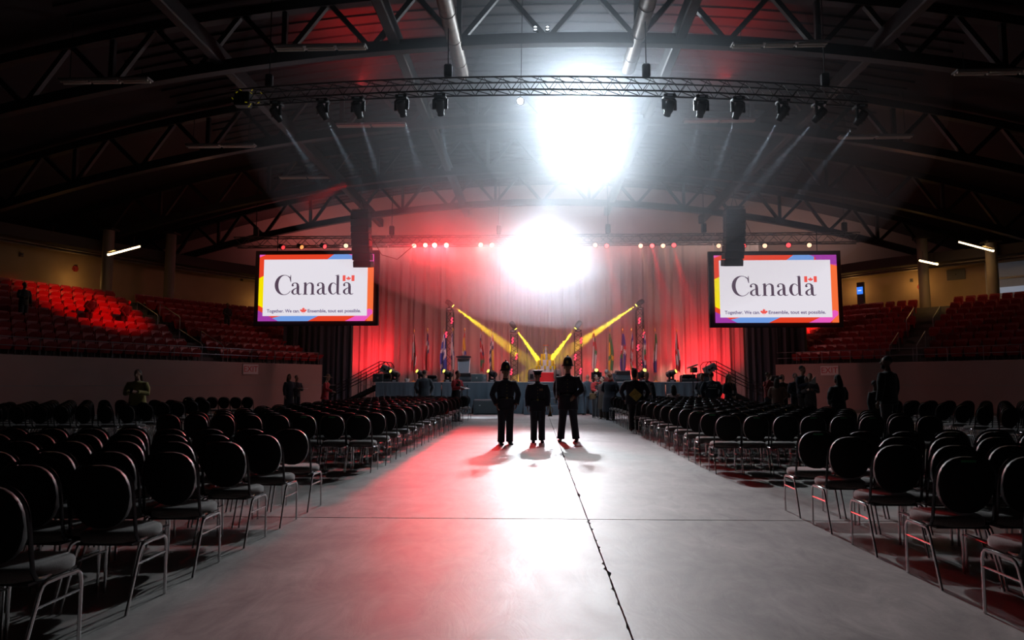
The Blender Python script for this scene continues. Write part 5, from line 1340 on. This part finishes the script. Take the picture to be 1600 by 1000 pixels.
MB().prism([(-.014, 0), (.014, 0), (.012, L_ * .96), (0, L_), (-.012, L_ * .96)], -.004, .004, lambda x, y, z: (x, z, y)).build('blade', M('polished_blade', (.6, .6, .62), .3, .9), t)
MB().tube([(0, 0, -.13), (0, 0, 0)], .014, 8).build('grip', BLK, t, smooth=True)
MB().tube([(0, -.0, 0), (-.05, 0, -.04), (-.05, 0, -.10), (0, 0, -.135)], .008, 6).build('hand_guard', M('dull_brass'), t, smooth=True)

man, k, h, U_ = person('person', 'man in red sleeves and black vest reading a paper beside the left rows', 713, 579, 25.6, .95, topc=(.55, .03, .04), botc=(.02, .022, .03), arms='phone', legs='stand', coat=.9, extras=('vest', 'lanyard'), skin='light', lean=.10)
w = world(man, (h[0][0] + h[1][0]) / 2 + Vector((0, -.12, .0)))
t = thing('paper_sheet', 'white sheet held by the man in red sleeves', 'paper', w, .95); MB().box((0, 0, 0), (.24, .30, .004), Matrix.Rotation(.3, 3, 'X')).build('page', M('paper_white', (.75, .75, .74), .7), t); MB().box((0, 0, -.008), (.26, .32, .006), Matrix.Rotation(.3, 3, 'X')).build('clip_board', BLK, t)
person('person', 'person in dark grey jacket facing the stage between the left rows and the skirt', 663, 578, 28.4, pi + .2, topc=(.05, .055, .065), botc=(.03, .03, .035), hair=(.07, .05, .04), arms='bow', coat=.8, build=1.15)
person('person', 'officer in scarlet tunic and broad brown hat leaning on a rail', 509, 583, 29.0, 1.45, topc=(.42, .02, .03), botc=(.02, .02, .03), hat='stetson', arms='reach', legs='turned', coat=.74, flare=.03, extras=('sam',), lean=.12)
person('person', 'person in long dark coat beside the end of the pale left wall', 453, 584, 28.5, .9, topc=(.02, .02, .026), botc=(.02, .02, .026), arms='down', coat=.5, flare=.03, hair=(.08, .04, .02), style='long', skin='mid')
pp, k, h, U_ = person('person', 'person in black holding out a pale sheet under the left drape', 464, 586, 28.8, .9, topc=(.02, .022, .03), botc=(.015, .02, .03), arms='phone', coat=.85, hair=(.05, .03, .02), skin='mid')
w = world(pp, (h[0][0] + h[1][0]) / 2 + Vector((0, -.16, .0))); t = thing('paper_sheet', 'pale sheet held out by the person in black under the left drape', 'paper', w, .9); MB().box((0, 0, 0), (.36, .42, .004)).build('page', M('paper_white'), t); MB().box((0, 0, -.01), (.30, .34, .008)).build('folder', M('paper_white'), t)
pp, k, h, U_ = person('person', 'long-haired person in yellowish jacket looking at a phone by the left wall', 217, 577, 17.8, .15, topc=(.36, .30, .10), botc=(.02, .02, .03), arms='phone', coat=.84, hair=(.05, .035, .02), style='longer', skin='mid', build=1.15, flare=.01, lean=.08)
w = world(pp, (h[0][0] + h[1][0]) / 2 + Vector((0, -.08, .03))); t = thing('mobile_phone', 'dark phone held by the person in the yellowish jacket', 'phone', w, .15); MB().box((0, 0, 0), (.075, .01, .15), Matrix.Rotation(-.6, 3, 'X'), bev=.004).build('case', BLK, t); MB().box((0, .007, .003), (.066, .003, .135), Matrix.Rotation(-.6, 3, 'X')).build('screen', M('dim_display', (.1, .1, .12), .2, emit=(.4, .45, .5), estr=.15), t)

person('person', 'bald man in grey suit leaning at the stage front, nearer the tall officer', 905, 586, 31.2, pi - .3, topc=(.10, .13, .16), botc=(.10, .13, .16), style='bald', arms='phone', coat=.8, legs='apart')
person('person', 'bald man in grey suit leaning at the stage front, nearer the woman in red', 918, 585, 31.4, pi + .3, topc=(.10, .13, .16), botc=(.09, .12, .15), style='bald', arms='phone', coat=.8, legs='apart')
pp, k, h, U_ = person('person', 'woman in red top with black vest and shoulder bag near the stage', 931, 585, 28.5, .6, topc=(.55, .03, .03), botc=(.03, .03, .04), arms='hold', coat=.88, hair=(.05, .03, .02), style='long', extras=('vest', 'lanyard'), shoes=(.45, .4, .38))
w = world(pp, (-.24, -.06, .98 * k)); t = thing('shoulder_bag', 'brown shoulder bag at the hip of the woman in red', 'bag', w, .6); MB().box((0, 0, -.1), (.30, .12, .26), bev=.04).build('pouch', M('bag_brown', (.16, .09, .04), .6), t); MB().tube([(-.12, 0, 0), (-.02, 0, .25), (.06, .02, .42)], .012, 6).build('strap', M('bag_brown'), t); MB().box((0, -.065, -.06), (.28, .012, .14)).build('flap', M('bag_brown'), t)
person('person', 'person in long brown skirt talking with the woman in red', 941, 588, 27.6, -.9, topc=(.16, .10, .09), botc=(.10, .08, .07), arms='hold', coat=.8, hair=(.03, .02, .015), style='short', skirt=(.42, 1.0, (.13, .10, .08)), shoes=(.5, .48, .45))
person('person', 'large person in black coat and red scarf beside the right rows', 953, 583, 26.8, pi - .5, topc=(.015, .016, .022), botc=(.012, .012, .016), arms='front', coat=.30, flare=.09, build=1.25, hair=(.30, .10, .05), extras=('scarf',), style='short')
person('person', 'grey-haired person just behind the black coat, by the upright speaker', 948, 577, 30.6, pi, topc=(.3, .04, .03), botc=(.03, .03, .04), arms='front', coat=.85, hair=(.45, .40, .36))
pp, k, h, U_ = person('person', 'person in black with tied-up hair walking away along the right rows', 991, 577, 20.2, pi - .15, topc=(.014, .016, .022), botc=(.012, .014, .02), arms='bow', legs='stride', coat=.78, flare=.03, build=1.35, hair=(.03, .015, .012), style='bun', shoes=(.05, .015, .015), skin='mid')
w = P(993, 617, 19.98); t = thing('gold_envelope', 'gold patterned envelope held behind the back of the walking person', 'envelope', w); MB().box((0, 0, 0), (.29, .012, .25), Matrix.Rotation(.75, 3, 'Y')).build('envelope_body', M('gold_paper', (.45, .32, .08), .45, .3, noise=.3, nscale=14), t)
for a in (0, .6, 1.2): MB().tube([(-.08, -.01, -.02), (.02 * a, -.012, .04 + .02 * a), (.08, -.01, .09 - .07 * a)], .004, 5).build('pattern_line', M('gold_line', (.2, .14, .03), .5), t)
person('person', 'bald man in pale vest and blue collar by the right rows', 1010, 580, 22.6, .35, topc=(.07, .09, .12), botc=(.03, .03, .04), style='bald', arms='hold', coat=.86, extras=('vest', 'pale'))
person('person', 'dark-haired woman in pink top seated in the right rows', 1052, 601, 26.5, pi, topc=(.38, .24, .22), botc=(.04, .04, .05), arms='lap', seat=.47, hair=(.02, .012, .01), style='long')
person('person', 'police officer in navy jacket lettered on the back', 1111, 581, 24.5, pi - .1, topc=(.035, .05, .08), botc=(.03, .04, .06), arms='bow', coat=.88, build=1.22, hair=(.12, .06, .03), extras=('police',))
person('person', 'dark-haired person leaning in beside the police officer', 1097, 583, 25.6, -.7, topc=(.04, .05, .07), botc=(.03, .03, .05), arms='front', coat=.85, hair=(.02, .015, .01))
person('person', 'long-haired person in dark coat by the right stage stairs', 1139, 584, 24.0, .5, topc=(.016, .018, .026), botc=(.015, .015, .02), arms='front', coat=.6, flare=.02, hair=(.22, .12, .05), style='longer', extras=('lanyard',))
pp, k, h, U_ = person('person', 'camera operator in shirt coloured as red-lit at the dark drape', 1200, 581, 24.5, .6, topc=(.30, .03, .03), botc=(.02, .02, .03), arms='up', coat=.86, skin='mid')  # red light is put into the shirt colour
w = world(pp, (h[0][0] + h[1][0]) / 2 + Vector((0, -.10, .05))); t = thing('video_camera', 'dark shoulder camera raised by the operator at the drape', 'camera', w, .6); MB().box((0, 0, 0), (.14, .30, .18), bev=.02).build('camera_body', BLK, t); MB().lathe([(.05, 0), (.06, .1), (.055, .12)], 12, c=(0, -.15, .01), rot=Matrix.Rotation(pi / 2, 3, 'X')).build('lens', BODY, t, smooth=True)
person('person', 'person in brown coat bending among the group at the drape', 1214, 590, 22.5, pi - .6, topc=(.13, .06, .04), botc=(.03, .02, .02), arms='front', coat=.8, hair=(.03, .02, .02), style='long', build=1.15, skin='mid')
person('person', 'person in black cap-like hair at the back of the drape group', 1222, 585, 26.0, .2, topc=(.05, .03, .03), botc=(.02, .02, .02), arms='down', coat=.8, hair=(.08, .03, .02), skin='mid')
person('person', 'person in dark blazer and white shirt, shorter of the pair', 1242, 583, 24.5, .2, topc=(.012, .018, .035), botc=(.012, .016, .03), arms='front', coat=.82, extras=('shirt',), hair=(.10, .06, .05), style='short', skin='mid')
pp, k, h, U_ = person('person', 'tall man in open navy blazer and white shirt', 1253, 571, 23.8, .5, topc=(.012, .018, .035), botc=(.06, .05, .05), arms='phone', coat=.80, extras=('shirt',), skin='mid')
pp, k, h, U_ = person('person', 'person in grey with a raised white paper beside the tall man', 1265, 583, 23.5, -.4, topc=(.07, .06, .06), botc=(.06, .05, .05), arms='phone', coat=.8, skin='mid')
w = P(1269, 594, 23.1); t = thing('paper_sheet', 'bright white paper raised beside the tall man in the blazer', 'paper', w, .3); MB().prism([(-.13, -.10), (.14, -.14), (.14, .14)], -.003, .003, lambda x, y, z: (x, z, y)).build('page', M('paper_white'), t); MB().box((.0, .02, -.1), (.2, .006, .14)).build('folder', M('folder_grey', (.15, .14, .14), .7), t)
person('person', 'long dark-haired person silhouetted below the right EXIT notice', 1308, 585, 17.5, pi + .5, topc=(.010, .010, .012), botc=(.01, .01, .012), arms='front', coat=.7, hair=(.008, .006, .006), style='longer', build=1.3, skin='dark', flare=.03)
person('person', 'tall bearded man in black hooded jacket silhouetted at the right', 1385, 556, 15.8, -2.5, turn=.6, topc=(.006, .006, .007), botc=(.01, .01, .012), arms='down', coat=.82, hair=(.008, .006, .006), extras=('beard',), build=1.28, skin='dark')
person('person', 'small child in dark clothes in front of the bearded man', 1367, 594, 16.4, 0.4, topc=(.012, .010, .012), botc=(.01, .01, .012), arms='down', coat=.82, hair=(.01, .008, .006), skin='dark')
# people moving in the stands
def stand_person(px, top, off, B, lab, **kw):
    u = B.find(px, off); q = B.at(u, off); i = int((off - .2) / TD); person('person', lab, px, top, q.y, kw.pop('rot', B.ang(u) + pi / 2 + pi), base=Z0 + i * TR, **kw); BLOCKED.pop()
stand_person(36, 489, 3.6, BL, 'person standing in the left stand at the far end of the red-lit seats', arms='hold', topc=(.012, .008, .008), botc=(.01, .006, .006), skin='dark', H=1.7)
stand_person(138, 500, 3.6, BL, 'person bending over seats in the middle of the left stand', arms='front', topc=(.012, .008, .008), botc=(.01, .006, .006), skin='dark', H=1.55, lean=.5)
stand_person(194, 496, 3.6, BL, 'person bending over the brightest red seats', arms='front', topc=(.012, .008, .008), botc=(.01, .006, .006), skin='dark', H=1.5, lean=.55)
stand_person(355, 499, 4.4, BL, 'dim person among the seats left of the left screen', arms='front', topc=(.02, .016, .018), botc=(.015, .01, .012), skin='dark', H=1.6)
# broadcast camera on its stand at the right
t = thing('video_camera', 'video camera with pale hood on the tripod stand by the police officer', 'camera', P(1084, 578, 31.3)); MB().box((0, 0, 0), (.24, .5, .24), bev=.03).build('camera_body', BLK, t); MB().box((-.06, 0, .16), (.5, .3, .07), Matrix.Rotation(-.35, 3, 'Y'), bev=.02).build('hood', M('badge_silver'), t); MB().lathe([(.07, 0), (.085, .15)], 12, c=(0, -.25, 0), rot=Matrix.Rotation(pi / 2, 3, 'X')).build('lens', BODY, t, smooth=True)
# red cloth over one chair of the left rear block
declare_chairs(); place_chairs()
t = thing('red_coat', 'red coat draped over a chair back in the left rows', 'coat', P(693, 655, 21.0)); t.location.z = 0
m = MB(); m.tube([(0, -.2, .50), (0, -.22, .72), (0, -.24, .90), (0, -.27, .95), (0, -.31, .90), (0, -.32, .55)], [(.16, .02), (.17, .02), (.15, .02), (.10, .03), (.16, .02), (.19, .02)], 12); m.build('coat_cloth', M('scarf_red', (.45, .03, .02), .8), t, smooth=True)
m = MB(); m.tube([(.14, -.33, .85), (.17, -.34, .6)], [.04, .03], 8); m.build('sleeve', M('scarf_red'), t, smooth=True)
